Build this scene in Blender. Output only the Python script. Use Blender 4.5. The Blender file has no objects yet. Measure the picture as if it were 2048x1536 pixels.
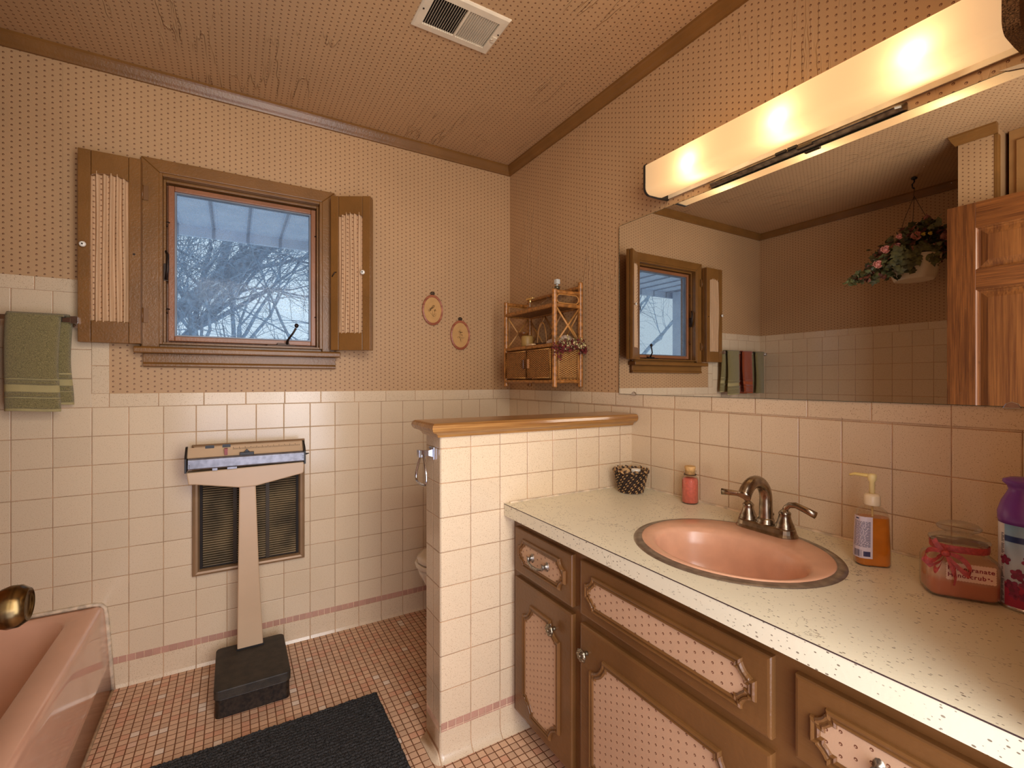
import bpy, bmesh, math, random
from mathutils import Vector, Matrix, noise
PI = math.pi
sc = bpy.context.scene
COL = sc.collection
rnd = random.Random(7)

# ------------------------------------------------------------------ camera, world, lights, exposure
F_PX, YAW = 939.9, 0.5354
cam_d = bpy.data.cameras.new('camera'); cam = bpy.data.objects.new('camera', cam_d); COL.objects.link(cam)
cam.location = (-1.3747, -2.3444, 1.1873)
cam.rotation_euler = (PI / 2, 0, -YAW)
cam_d.sensor_width = 36.0
cam_d.lens = 36.0 * F_PX / 2048.0
cam_d.shift_y = -5.8 / 2048.0
cam_d.clip_start = 0.02
sc.camera = cam

sc.view_settings.view_transform = 'Standard'
sc.view_settings.look = 'None'
sc.view_settings.gamma = 1.0
sc.view_settings.use_curve_mapping = False
sc.view_settings.exposure = -0.06

world = bpy.data.worlds.new('winter_sky'); sc.world = world; world.use_nodes = True
wn = world.node_tree.nodes; wl = world.node_tree.links
bg = wn['Background']; bg.inputs['Color'].default_value = (0.70, 0.88, 1.0, 1); bg.inputs['Strength'].default_value = 1.05

def area(name, loc, rot, sx, sy, power, color):
    d = bpy.data.lights.new(name, 'AREA'); d.shape = 'RECTANGLE'; d.size = sx; d.size_y = sy
    d.energy = power; d.color = color
    o = bpy.data.objects.new(name, d); COL.objects.link(o); o.location = loc; o.rotation_euler = rot
    return o
# added unseen fill lights that brighten the room through the open doorway
area('hallway_fill', (-1.22, -2.85, 1.50), (PI / 2, 0, 0), 1.1, 1.4, 25, (1.0, 0.95, 0.86))
area('hallway_high_fill', (-1.18, -2.40, 1.95), (math.radians(115), 0, math.radians(-8)), 0.9, 0.25, 10, (1.0, 0.93, 0.82))
# cool hallway daylight low behind the camera; added unseen fill for the left wall
area('hallway_daylight', (-1.35, -2.60, 0.55), (PI / 2, 0, 0), 0.8, 0.9, 9, (0.60, 0.68, 1.0))
area('hallway_cool_fill', (-0.80, -2.42, 1.15), (PI / 2, 0, math.radians(42)), 0.5, 1.5, 19, (0.82, 0.88, 1.0))

# ------------------------------------------------------------------ helpers
WM = {}
def tag(o, label=None, cat=None, group=None, kind=None):
    if label: o['label'] = label
    if cat: o['category'] = cat
    if group: o['group'] = group
    if kind: o['kind'] = kind
    return o
def thing(name, label, cat, loc=(0, 0, 0), rz=0.0, group=None):
    o = bpy.data.objects.new(name, None); COL.objects.link(o)
    o.empty_display_size = 0.05
    o.location = loc; o.rotation_euler = (0, 0, rz)
    WM[o.name] = Matrix.Translation(Vector(loc)) @ Matrix.Rotation(rz, 4, 'Z')
    return tag(o, label, cat, group)

class MB:
    """collects shapes in a bmesh; m = current material slot"""
    def __init__(s): s.bm = bmesh.new(); s.m = 0
    def _f(s, vs, smooth=False):
        try:
            f = s.bm.faces.new(vs); f.material_index = s.m; f.smooth = smooth; return f
        except ValueError: return None
    def v(s, p): return s.bm.verts.new(Vector(p))
    def box(s, x0, x1, y0, y1, z0, z1, M=None):
        ps = [(x, y, z) for x in (x0, x1) for y in (y0, y1) for z in (z0, z1)]
        V = [s.v(M @ Vector(p) if M else p) for p in ps]
        for q in ((0, 1, 3, 2), (4, 6, 7, 5), (0, 4, 5, 1), (2, 3, 7, 6), (0, 2, 6, 4), (1, 5, 7, 3)): s._f([V[i] for i in q])
        return s
    def loft(s, rings, closed=True, cap=True, smooth=True, ring_closed=False):
        R = [[s.v(p) for p in r] for r in rings]
        n = len(R[0])
        pairs = list(zip(R, R[1:])) + ([(R[-1], R[0])] if ring_closed else [])
        for a, b in pairs:
            for i in range(n if closed else n - 1):
                j = (i + 1) % n
                s._f([a[i], a[j], b[j], b[i]], smooth)
        if cap and closed and not ring_closed:
            s._f(R[0][::-1], False); s._f(R[-1], False)
        return R
    def tube(s, pts, r, seg=10, cap=True, closed=False, squash=1.0):
        pts = [Vector(p) for p in pts]; n = len(pts)
        rs = r if isinstance(r, (list, tuple)) else [r] * n
        rings = []; up = None
        for i, p in enumerate(pts):
            if closed: t = pts[(i + 1) % n] - pts[i - 1]
            else: t = (pts[min(i + 1, n - 1)] - pts[max(i - 1, 0)])
            if t.length < 1e-9: t = Vector((0, 0, 1))
            t.normalize()
            if up is None:
                up = Vector((0, 0, 1)) if abs(t.z) < 0.9 else Vector((1, 0, 0))
            a = t.cross(up)
            if a.length < 1e-6: a = t.orthogonal()
            a.normalize(); b = a.cross(t).normalized(); up = b
            rings.append([p + (a * math.cos(k * 2 * PI / seg) + b * squash * math.sin(k * 2 * PI / seg)) * rs[i] for k in range(seg)])
        s.loft(rings, cap=cap, ring_closed=closed)
        return s
    def lathe(s, prof, c=(0, 0, 0), seg=24, M=None, sx=1.0, sy=1.0, cap=True, smooth=True, lobes=0, lob=0.0):
        rings = []
        for r, z in prof:
            ring = []
            for k in range(seg):
                a = k * 2 * PI / seg
                rr = r * (1 + lob * math.cos(lobes * a)) if lobes else r
                p = Vector((rr * math.cos(a) * sx, rr * math.sin(a) * sy, z))
                p = (M @ p) if M else p
                ring.append(p + Vector(c))
            rings.append(ring)
        s.loft(rings, cap=cap, smooth=smooth); return s
    def prism(s, poly, axis, lo, hi, smooth=False):
        """poly 2d points in the plane of the two other axes (kept in x,y,z order)"""
        def P(a, b, t):
            return {'x': (t, a, b), 'y': (a, t, b), 'z': (a, b, t)}[axis]
        A = [s.v(P(a, b, lo)) for a, b in poly]; B = [s.v(P(a, b, hi)) for a, b in poly]
        n = len(poly)
        for i in range(n):
            j = (i + 1) % n; s._f([A[i], A[j], B[j], B[i]], smooth)
        s._f(A[::-1]); s._f(B); return s
    def blob(s, c, r, sx=1, sy=1, sz=1, sub=2, M=None):
        res = bmesh.ops.create_icosphere(s.bm, subdivisions=sub, radius=r)
        S = Matrix.Diagonal((sx, sy, sz, 1)); T = Matrix.Translation(Vector(c)) @ (M if M else Matrix.Identity(4)) @ S
        bmesh.ops.transform(s.bm, matrix=T, verts=res['verts'])
        fs = set(f for v in res['verts'] for f in v.link_faces)
        for f in fs: f.material_index = s.m; f.smooth = True
        return s
    def build(s, name, mats, parent=None, local=False, bevel=0.0, bseg=2, autos=None, recalc=True, origin=None):
        if recalc: bmesh.ops.recalc_face_normals(s.bm, faces=s.bm.faces)
        W = WM[parent.name] if parent is not None else (Matrix.Translation(Vector(origin)) if origin else Matrix.Identity(4))
        if not local: bmesh.ops.transform(s.bm, matrix=W.inverted(), verts=s.bm.verts)
        me = bpy.data.meshes.new(name); s.bm.to_mesh(me); s.bm.free()
        for m in (mats if isinstance(mats, (list, tuple)) else [mats]): me.materials.append(m)
        o = bpy.data.objects.new(name, me); COL.objects.link(o)
        if parent is not None: o.parent = parent
        elif origin: o.location = origin
        WM[o.name] = W
        if bevel:
            b = o.modifiers.new('bevel', 'BEVEL'); b.width = bevel; b.segments = bseg; b.limit_method = 'ANGLE'; b.angle_limit = math.radians(40)
            b.harden_normals = False
        return o
def struct(o): o['kind'] = 'structure'; return o
def arc(cx, cy, r, a0, a1, n=8): return [(cx + r * math.cos(a0 + (a1 - a0) * i / n), cy + r * math.sin(a0 + (a1 - a0) * i / n)) for i in range(n + 1)]
def rrect(x0, x1, y0, y1, r, n=5):
    return arc(x1 - r, y1 - r, r, 0, PI / 2, n) + arc(x0 + r, y1 - r, r, PI / 2, PI, n) + arc(x0 + r, y0 + r, r, PI, 1.5 * PI, n) + arc(x1 - r, y0 + r, r, 1.5 * PI, 2 * PI, n)

# ------------------------------------------------------------------ materials
def srgb(r, g, b):
    def f(c):
        c = c / 255.0
        return c / 12.92 if c <= 0.04045 else ((c + 0.055) / 1.055) ** 2.4
    return (f(r), f(g), f(b), 1.0)
class NT:
    def __init__(s, name):
        s.mat = bpy.data.materials.new(name); s.mat.use_nodes = True
        s.n = s.mat.node_tree.nodes; s.l = s.mat.node_tree.links
        s.b = s.n['Principled BSDF']; s.out = s.n['Material Output']
    def put(s, sock, val):
        if isinstance(val, bpy.types.NodeSocket): s.l.new(val, sock)
        else: sock.default_value = val
    def m(s, op, a, b=None, c=None):
        n = s.n.new('ShaderNodeMath'); n.operation = op
        s.put(n.inputs[0], a)
        if b is not None: s.put(n.inputs[1], b)
        if c is not None: s.put(n.inputs[2], c)
        return n.outputs[0]
    def coords(s, kind='Object'):
        t = s.n.new('ShaderNodeTexCoord'); x = s.n.new('ShaderNodeSeparateXYZ'); s.l.new(t.outputs[kind], x.inputs[0])
        s.vec = t.outputs[kind]
        return {'x': x.outputs[0], 'y': x.outputs[1], 'z': x.outputs[2]}
    def noise(s, scale, detail=3, rough=0.5, vec=None):
        n = s.n.new('ShaderNodeTexNoise'); n.inputs['Scale'].default_value = scale; n.inputs['Detail'].default_value = detail; n.inputs['Roughness'].default_value = rough
        s.l.new(vec if vec is not None else s.vec, n.inputs['Vector']); return n.outputs['Fac']
    def mapping(s, scale, rot=(0, 0, 0)):
        n = s.n.new('ShaderNodeMapping'); n.inputs['Scale'].default_value = scale; n.inputs['Rotation'].default_value = rot
        s.l.new(s.vec, n.inputs['Vector']); return n.outputs[0]
    def ss(s, x, lo, hi):
        n = s.n.new('ShaderNodeMapRange'); n.interpolation_type = 'SMOOTHSTEP'
        s.put(n.inputs[0], x); n.inputs[1].default_value = lo; n.inputs[2].default_value = hi; return n.outputs[0]
    def mix(s, f, a, b):
        n = s.n.new('ShaderNodeMix'); n.data_type = 'RGBA'; s.put(n.inputs[0], f); s.put(n.inputs[6], a); s.put(n.inputs[7], b); return n.outputs[2]
    def bump(s, h, dist=0.001, strength=1.0, prev=None):
        n = s.n.new('ShaderNodeBump'); n.inputs['Distance'].default_value = dist; n.inputs['Strength'].default_value = strength
        s.put(n.inputs['Height'], h)
        if prev is not None: s.l.new(prev, n.inputs['Normal'])
        s.l.new(n.outputs[0], s.b.inputs['Normal']); return n.outputs[0]
    def fin(s, col=None, rough=None, metal=None, spec=None, coat=None):
        if col is not None: s.put(s.b.inputs['Base Color'], col)
        if rough is not None: s.put(s.b.inputs['Roughness'], rough)
        if metal is not None: s.put(s.b.inputs['Metallic'], metal)
        if spec is not None: s.put(s.b.inputs['Specular IOR Level'], spec)
        if coat is not None: s.put(s.b.inputs['Coat Weight'], coat); s.b.inputs['Coat Roughness'].default_value = 0.12
        return s.mat

def plain(name, c, rough=0.5, metal=0.0, var=0.12, scale=12, bumpd=0.0, bscale=200, spec=0.5, coat=0.0, alpha=None, trans=0.0, emis=None):
    t = NT(name); t.coords()
    n = t.noise(scale, 4)
    dark = tuple(v * (1 - var) for v in c[:3]) + (1,); lite = tuple(min(1, v * (1 + var)) for v in c[:3]) + (1,)
    t.fin(t.mix(t.ss(n, 0.3, 0.7), dark, lite), rough, metal, spec, coat)
    if bumpd: t.bump(t.noise(bscale, 2), bumpd)
    if trans: t.b.inputs['Transmission Weight'].default_value = trans
    return t.mat

PAPER = srgb(190, 151, 108); PAPER_DOT = srgb(98, 52, 30)
def wallpaper(name, u, v, seam0=0.0, seamp=0.531, base=PAPER, wrinkle=0.0, seam=True, a=0.0215, b=0.0201, motif=1.0, warp=None):
    t = NT(name); c = t.coords(); U = t.m('DIVIDE', c[u], a); V = t.m('DIVIDE', c[v], b)
    if warp is not None: U = t.m('ADD', U, warp)
    par = t.m('MODULO', t.m('ADD', t.m('FLOOR', U), 2000.0), 2.0)
    V = t.m('ADD', V, t.m('MULTIPLY', par, 0.5))
    lx = t.m('MULTIPLY', t.m('SUBTRACT', t.m('FRACT', U), 0.5), a); ly = t.m('MULTIPLY', t.m('SUBTRACT', t.m('FRACT', V), 0.5), b)
    def rad(ox, oy, kx=1.0):
        dx = t.m('MULTIPLY', t.m('SUBTRACT', lx, ox), kx); dy = t.m('SUBTRACT', ly, oy)
        return t.m('SQRT', t.m('ADD', t.m('MULTIPLY', dx, dx), t.m('MULTIPLY', dy, dy)))
    R = 0.0034 * motif
    outer = t.ss(rad(0, 0), R, R * 0.86); inner = t.ss(rad(0.0004 * motif, -0.0011 * motif, 1.1), 0.0018 * motif, 0.0014 * motif)
    ring = t.m('MULTIPLY', outer, t.m('SUBTRACT', 1.0, inner))
    dot = t.ss(rad(-0.0001, -0.0021 * motif), 0.0010 * motif, 0.0007 * motif)
    ring = t.m('MAXIMUM', ring, dot)
    bn = t.noise(1.7, 4); fine = t.noise(60, 3)
    col = t.mix(t.ss(bn, 0.3, 0.7), tuple(x * 0.93 for x in base[:3]) + (1,), tuple(min(1, x * 1.05) for x in base[:3]) + (1,))
    col = t.mix(t.m('MULTIPLY', t.ss(fine, 0.45, 0.75), 0.12), col, tuple(x * 0.75 for x in base[:3]) + (1,))
    if seam:
        sd = t.m('ABSOLUTE', t.m('SUBTRACT', t.m('FRACT', t.m('DIVIDE', t.m('SUBTRACT', c[u], seam0), seamp)), 0.5))
        sm = t.ss(t.m('MULTIPLY', t.m('SUBTRACT', 0.5, sd), seamp), 0.0012, 0.0006)
        col = t.mix(t.m('MULTIPLY', sm, 0.35), col, tuple(x * 0.5 for x in base[:3]) + (1,))
    col = t.mix(t.m('MULTIPLY', ring, 0.95), col, PAPER_DOT)
    t.fin(col, 0.52, 0, 0.35)
    nb = t.bump(t.noise(350, 2), 0.0003, 0.6)
    if wrinkle:
        sc_ = {'x': (13, 1.6, 2), 'y': (2, 15, 1.8)}[u]
        w = t.noise(1.0, 4, 0.55, t.mapping(sc_)); msk = t.ss(t.noise(2.6, 3), 0.50, 0.64)
        ridge = t.ss(t.m('ABSOLUTE', t.m('SUBTRACT', w, 0.5)), 0.022, 0.0)
        t.bump(t.m('MULTIPLY', ridge, msk), wrinkle, 1.0, nb)
    return t.mat

TILE = srgb(222, 198, 164); GROUT = srgb(150, 112, 78)
def tile(name, u, u0, pu, v, v0, pv, g=0.0016, base=TILE, grout=GROUT, speck=0.5, rough=0.2, var=0.04, rowshift=0.0, white=0.0, bdist=0.0022):
    t = NT(name); c = t.coords()
    V = t.m('DIVIDE', t.m('SUBTRACT', c[v], v0), pv)
    U = t.m('DIVIDE', t.m('SUBTRACT', c[u], u0), pu)
    fu = t.m('FRACT', t.m('ADD', U, 1000.0)); fv = t.m('FRACT', t.m('ADD', V, 1000.0))
    du = t.m('MULTIPLY', t.m('SUBTRACT', 0.5, t.m('ABSOLUTE', t.m('SUBTRACT', fu, 0.5))), pu)
    dv = t.m('MULTIPLY', t.m('SUBTRACT', 0.5, t.m('ABSOLUTE', t.m('SUBTRACT', fv, 0.5))), pv)
    d = t.m('MINIMUM', du, dv)
    isg = t.ss(d, g * 0.5 + 0.0004, g * 0.5 - 0.0002)
    wn_ = t.n.new('ShaderNodeTexWhiteNoise'); wn_.noise_dimensions = '2D'
    cm = t.n.new('ShaderNodeCombineXYZ'); t.l.new(t.m('FLOOR', t.m('ADD', U, 1000.0)), cm.inputs[0]); t.l.new(t.m('FLOOR', t.m('ADD', V, 1000.0)), cm.inputs[1]); t.l.new(cm.outputs[0], wn_.inputs[0])
    rv = wn_.outputs['Value']
    col = t.mix(rv, tuple(x * (1 - var) for x in base[:3]) + (1,), tuple(min(1, x * (1 + var)) for x in base[:3]) + (1,))
    if var > 0.1:
        col = t.mix(t.m('MULTIPLY', t.ss(rv, 0.80, 0.82), 0.5), col, srgb(205, 134, 104))
    if white: col = t.mix(t.ss(rv, 1 - white, 1 - white + 0.003), col, srgb(238, 215, 190))
    if speck:
        sp = t.ss(t.noise(430, 2, 0.6), 0.61, 0.68)
        col = t.mix(t.m('MULTIPLY', sp, min(1.0, speck * 1.5)), col, srgb(142, 98, 66))
        sp2 = t.ss(t.noise(210, 2, 0.6), 0.58, 0.75)
        col = t.mix(t.m('MULTIPLY', sp2, speck * 0.35), col, srgb(165, 120, 90))
    dirt = t.noise(14, 4)
    gcol = t.mix(t.ss(dirt, 0.35, 0.7), grout, tuple(min(1, x * (1.25 if white else 1.9)) for x in grout[:3]) + (1,))
    col = t.mix(isg, col, gcol)
    t.fin(col, t.mix(isg, (rough,) * 3 + (1,), (0.85,) * 3 + (1,)), 0, 0.5)
    h = t.ss(d, g * 0.35, g * 0.5 + bdist)
    h = t.m('ADD', h, t.m('MULTIPLY', t.noise(9, 1), 0.35))
    t.bump(h, 0.0011, 1.0)
    return t.mat

def wood(name, c1, c2, axis, rough=0.4, coat=0.25, sc=1.0, knots=False):
    t = NT(name); t.coords()
    k = {'x': (0.9, 26, 26), 'y': (26, 0.9, 26), 'z': (26, 26, 0.9)}[axis]
    mp = t.mapping(tuple(v * sc for v in k))
    n = t.noise(2.0, 8, 0.62, mp)
    k2 = {'x': (4, 160, 160), 'y': (160, 4, 160), 'z': (160, 160, 4)}[axis]
    n2 = t.noise(1.5, 4, 0.6, t.mapping(tuple(v * sc for v in k2)))
    f = t.m('ADD', t.m('MULTIPLY', n, 0.55), t.m('MULTIPLY', n2, 0.45))
    col = t.mix(t.ss(f, 0.36, 0.64), c1, c2)
    if knots:
        vo = t.n.new('ShaderNodeTexVoronoi'); vo.inputs['Scale'].default_value = 5.0; t.l.new(t.vec, vo.inputs['Vector'])
        col = t.mix(t.ss(vo.outputs['Distance'], 0.10, 0.04), col, tuple(x * 0.25 for x in c1[:3]) + (1,))
    t.fin(col, rough, 0, 0.5, coat); t.bump(n2, 0.0003)
    return t.mat

def painted(name, c, wear=0.0):
    t = NT(name); t.coords()
    n = t.noise(7, 5); col = t.mix(t.ss(n, 0.3, 0.7), tuple(x * 0.88 for x in c[:3]) + (1,), tuple(x * 1.08 for x in c[:3]) + (1,))
    if wear:
        w = t.ss(t.noise(45, 6, 0.75), 0.66, 0.70); col = t.mix(t.m('MULTIPLY', w, wear), col, srgb(200, 165, 125))
    st = t.noise(3.0, 3, 0.5, t.mapping((60, 6, 60)))
    t.fin(col, 0.33, 0, 0.45); t.bump(t.m('ADD', st, t.noise(90, 2)), 0.0005)
    return t.mat

def counter_mat():
    t = NT('speckled_laminate'); t.coords()
    base = srgb(230, 220, 190)
    n = t.noise(2.5, 4); col = t.mix(t.ss(n, 0.35, 0.65), tuple(x * 0.94 for x in base[:3]) + (1,), base)
    vo = t.n.new('ShaderNodeTexVoronoi'); vo.inputs['Scale'].default_value = 1.0; t.l.new(t.mapping((250, 150, 250), (0, 0, 0.5)), vo.inputs['Vector'])
    pick = t.n.new('ShaderNodeSeparateColor'); t.l.new(vo.outputs['Color'], pick.inputs[0])
    r = t.m('MULTIPLY', t.m('POWER', pick.outputs[0], 2.0), 0.40)
    sp = t.m('MULTIPLY', t.ss(t.m('SUBTRACT', vo.outputs['Distance'], r), 0.03, -0.02), t.m('GREATER_THAN', pick.outputs[1], 0.3))
    clus = t.m('ADD', 0.35, t.m('MULTIPLY', t.ss(t.noise(5.0, 3), 0.30, 0.55), 0.65))
    col = t.mix(t.m('MULTIPLY', t.m('MULTIPLY', sp, clus), 0.85), col, srgb(96, 78, 60))
    # thin scribbled veins
    for sc_, off in ((3.2, 0.0), (4.6, 3.0)):
        nn = t.noise(sc_, 6, 0.62, t.mapping((1.0, 1.0, 1.0), (0.3 + off, off, off)))
        vein = t.ss(t.m('ABSOLUTE', t.m('SUBTRACT', nn, 0.5)), 0.0032, 0.0010)
        brk = t.ss(t.noise(11, 3), 0.50, 0.62)
        col = t.mix(t.m('MULTIPLY', t.m('MULTIPLY', vein, brk), 0.7), col, srgb(125, 105, 80))
    t.fin(col, 0.34, 0, 0.45); t.bump(t.noise(160, 2), 0.0002)
    return t.mat

def terry(name, c):
    t = NT(name); t.coords()
    n = t.noise(420, 3, 0.7); col = t.mix(t.ss(n, 0.3, 0.72), tuple(x * 0.5 for x in c[:3]) + (1,), tuple(min(1, x * 1.35) for x in c[:3]) + (1,))
    t.fin(col, 0.95, 0, 0.1); t.b.inputs['Sheen Weight'].default_value = 0.3
    t.bump(n, 0.003, 1.0); return t.mat

def weave(name, u, v, c1, c2, pu=0.010, pv=0.0048):
    t = NT(name); c = t.coords()
    if isinstance(u, tuple): uu = t.m('ADD', c[u[0]], c[u[1]])
    else: uu = c[u]
    U = t.m('DIVIDE', uu, pu); V = t.m('DIVIDE', c[v], pv)
    par = t.m('MODULO', t.m('ADD', t.m('FLOOR', V), 2000.0), 2.0)
    s1 = t.m('SINE', t.m('MULTIPLY', t.m('ADD', U, par), PI))
    row = t.m('SINE', t.m('MULTIPLY', t.m('FRACT', V), PI))
    h = t.m('MULTIPLY', t.m('ADD', t.m('MULTIPLY', s1, 0.5), 0.5), row)
    n = t.noise(50, 4)
    col = t.mix(t.ss(h, 0.08, 0.6), c1, c2); col = t.mix(t.m('MULTIPLY', t.ss(n, 0.4, 0.7), 0.35), col, c1)
    t.fin(col, 0.5, 0, 0.4, 0.1); t.bump(h, 0.003, 1.0); return t.mat

def glass(name, tint=(1, 1, 1, 1), rough=0.03, dirt=0.0, gl=1.0, hz=0.0):
    t = NT(name); t.coords(); t.n.remove(t.b)
    tr = t.n.new('ShaderNodeBsdfTransparent'); tr.inputs[0].default_value = tint
    g = t.n.new('ShaderNodeBsdfGlossy'); g.inputs['Roughness'].default_value = rough
    lw = t.n.new('ShaderNodeLayerWeight'); lw.inputs[0].default_value = 0.35
    mx = t.n.new('ShaderNodeMixShader'); t.put(mx.inputs[0], t.m('MULTIPLY', t.m('MULTIPLY', lw.outputs['Facing'], 0.28), gl)); t.l.new(tr.outputs[0], mx.inputs[1]); t.l.new(g.outputs[0], mx.inputs[2])
    out = mx.outputs[0]
    if dirt or hz:
        df = t.n.new('ShaderNodeBsdfTranslucent'); df.inputs[0].default_value = (0.75, 0.8, 0.85, 1)
        d2 = t.n.new('ShaderNodeBsdfDiffuse'); d2.inputs[0].default_value = (0.45, 0.42, 0.4, 1)
        ad = t.n.new('ShaderNodeMixShader'); ad.inputs[0].default_value = 0.5; t.l.new(df.outputs[0], ad.inputs[1]); t.l.new(d2.outputs[0], ad.inputs[2])
        sp = t.ss(t.noise(330, 2, 0.6), 0.56, 0.70)
        f = t.m('ADD', t.m('MULTIPLY', sp, dirt), hz)
        m2 = t.n.new('ShaderNodeMixShader'); t.put(m2.inputs[0], f); t.l.new(out, m2.inputs[1]); t.l.new(ad.outputs[0], m2.inputs[2]); out = m2.outputs[0]
    t.l.new(out, t.out.inputs[0]); return t.mat

M_trim = painted('brown_trim_paint', srgb(128, 86, 40))
M_vanity = painted('brown_vanity_paint', srgb(110, 73, 37), wear=0.25)
M_sash = painted('reddish_sash_paint', srgb(150, 96, 62))
M_paper_back = wallpaper('wallpaper_window_side', 'x', 'z', -1.122 - 0.2655)
M_paper_mir = wallpaper('wallpaper_mirror_side', 'y', 'z', -0.948 - 0.2655, wrinkle=0.0022)
M_paper_ceil = wallpaper('wallpaper_ceiling', 'x', 'y', -0.50 - 0.2655, wrinkle=0.003)
M_paper_left = wallpaper('wallpaper_tub_side', 'y', 'z', -0.8)
M_tile_back = tile('tile_window_side', 'x', -2.0545, 0.1095, 'z', 1.087, 0.1095)
M_tile_mir = tile('tile_mirror_side', 'y', -1.068, 0.1095, 'z', 1.083, 0.1095)
M_tile_left = tile('tile_tub_side', 'y', -0.05, 0.1095, 'z', 1.087, 0.1095)
M_cap_back = tile('cap_tile_window_side', 'x', -1.785, 0.1525, 'z', 1.0865, 2.0)
M_cap_hi = tile('high_cap_tile_window_side', 'x', -1.9935, 0.1525, 'z', 1.5175, 2.0)
M_cap_vert = tile('vertical_cap_tile', 'x', -1.837, 2.0, 'z', 1.139, 0.107)
M_cap_mir = tile('cap_tile_mirror_side', 'y', -1.029, 0.1525, 'z', 1.0865, 2.0)
M_cap_left = tile('cap_tile_tub_side', 'y', -0.05, 0.1525, 'z', 1.5175, 2.0)
MOS = srgb(192, 146, 124)
M_stripe_x = tile('mosaic_stripe_x', 'x', -0.82, 0.0268, 'z', 0.093, 0.5, g=0.0018, base=MOS, grout=srgb(205, 165, 135), var=0.08, bdist=0.001)
M_stripe_y = tile('mosaic_stripe_y', 'y', -0.968, 0.0268, 'z', 0.093, 0.5, g=0.0018, base=MOS, grout=srgb(205, 165, 135), var=0.08, bdist=0.001)
M_base_x = tile('base_tile_window_side', 'x', -2.0545, 0.1095, 'z', -1.0, 5.0)
M_hw_tile = tile('tile_half_wall_front', 'x', -0.8215, 0.1085, 'z', 0.975, 0.1085)
M_hw_base = tile('base_tile_half_wall', 'x', -0.8215, 0.1085, 'z', -1.0, 5.0)
M_hw_end = tile('tile_half_wall_end', 'y', -0.909, 0.3, 'z', 0.975, 0.1085)
M_floor = tile('mosaic_floor_tile', 'x', -0.011, 0.0268, 'y', -0.003, 0.0268, g=0.0026, base=srgb(220, 178, 142), grout=srgb(110, 66, 34), speck=0.55, rough=0.3, var=0.13, white=0.035, bdist=0.0012)
M_caulk = plain('caulk', srgb(212, 190, 160), 0.6, var=0.25, scale=40, bumpd=0.001, bscale=80)
M_pink = plain('pink_porcelain', srgb(228, 174, 142), 0.10, var=0.04, scale=6, coat=0.4)
M_pinksink = plain('pink_sink_porcelain', srgb(222, 168, 134), 0.26, var=0.05, scale=20, coat=0.12)
M_toilet = plain('cream_porcelain', srgb(222, 205, 180), 0.15, var=0.03, coat=0.3)
M_chrome = plain('chrome', (0.55, 0.55, 0.58, 1), 0.16, 1.0, var=0.1, scale=30)
M_tarn = plain('tarnished_metal', (0.34, 0.30, 0.25, 1), 0.32, 1.0, var=0.35, scale=60)
M_nickel = plain('aged_nickel', (0.33, 0.27, 0.20, 1), 0.24, 1.0, var=0.3, scale=50)
M_steelband = plain('steel_ring', (0.36, 0.32, 0.27, 1), 0.38, 0.9, var=0.25, scale=40)
M_black = plain('black_paint', srgb(26, 22, 19), 0.45, var=0.3)
M_darkiron = plain('dark_iron', srgb(52, 38, 30), 0.4, 0.6, var=0.3)
M_blackrub = plain('black_rubber_mat', srgb(52, 44, 33), 0.6, var=0.3, scale=30, bumpd=0.0008, bscale=300)
M_scale = plain('beige_enamel', srgb(204, 172, 136), 0.35, var=0.04, scale=5)
M_alum = plain('brushed_aluminium', (0.26, 0.26, 0.29, 1), 0.45, 0.7, var=0.2, scale=40)
M_grframe = plain('grille_frame_paint', srgb(150, 118, 84), 0.4, 0.25, var=0.08)
M_grslat = plain('grille_slat_metal', srgb(112, 92, 62), 0.6, 0.2, var=0.5, scale=9)
M_grdark = plain('grille_shadow_box', srgb(30, 22, 16), 0.8)
M_white = plain('white_enamel', srgb(220, 202, 172), 0.4, var=0.06)
M_knobwhite = plain('white_ceramic', srgb(235, 228, 212), 0.25, var=0.03)
M_counter = counter_mat()
M_capwood = wood('honey_oak', srgb(132, 84, 38), srgb(186, 136, 74), 'x', 0.3, 0.5)
M_doorv = wood('door_wood_vertical', srgb(82, 42, 14), srgb(132, 76, 32), 'z', 0.4, 0.12)
M_doorh = wood('door_wood_rail', srgb(82, 42, 14), srgb(132, 76, 32), 'y', 0.4, 0.12)
M_doorp = wood('door_wood_panel', srgb(94, 50, 20), srgb(138, 84, 38), 'z', 0.4, 0.12, sc=0.6, knots=True)
M_rat = plain('rattan_wrap', srgb(156, 100, 44), 0.4, var=0.4, scale=70, coat=0.2)
M_ratl = plain('rattan_cane', srgb(178, 124, 64), 0.4, var=0.2, scale=30)
M_weave = weave('wicker_door_weave', 'y', 'z', srgb(104, 58, 20), srgb(206, 142, 68))
M_weaves = weave('wicker_side_weave', 'x', 'z', srgb(110, 66, 26), srgb(224, 166, 92))
M_green = terry('olive_terry', srgb(146, 132, 86)); M_greenband = plain('olive_flat_weave', srgb(172, 156, 106), 0.9, var=0.1, bumpd=0.001, bscale=500)
M_rust = terry('rust_terry', srgb(160, 74, 38)); M_rustband = plain('rust_flat_weave', srgb(170, 84, 46), 0.9)
def rugm():
    t = NT('charcoal_chenille'); t.coords()
    n = t.noise(260, 3, 0.7); t.fin(t.mix(t.ss(n, 0.3, 0.7), srgb(30, 30, 30), srgb(82, 79, 76)), 0.97, 0, 0.05); t.bump(n, 0.004, 1.0); return t.mat
M_rug = rugm()
M_cloth = wallpaper('curtain_fabric', 'x', 'z', base=srgb(204, 166, 126), seam=False, motif=0.8)
M_panelpaper = wallpaper('vanity_panel_paper', 'y', 'z', base=srgb(192, 154, 120), seam=False, motif=0.85, a=0.0205, b=0.019)
M_screen = glass('window_glass', tint=(0.95, 0.97, 1, 1), dirt=0.45, hz=0.06)
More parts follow.
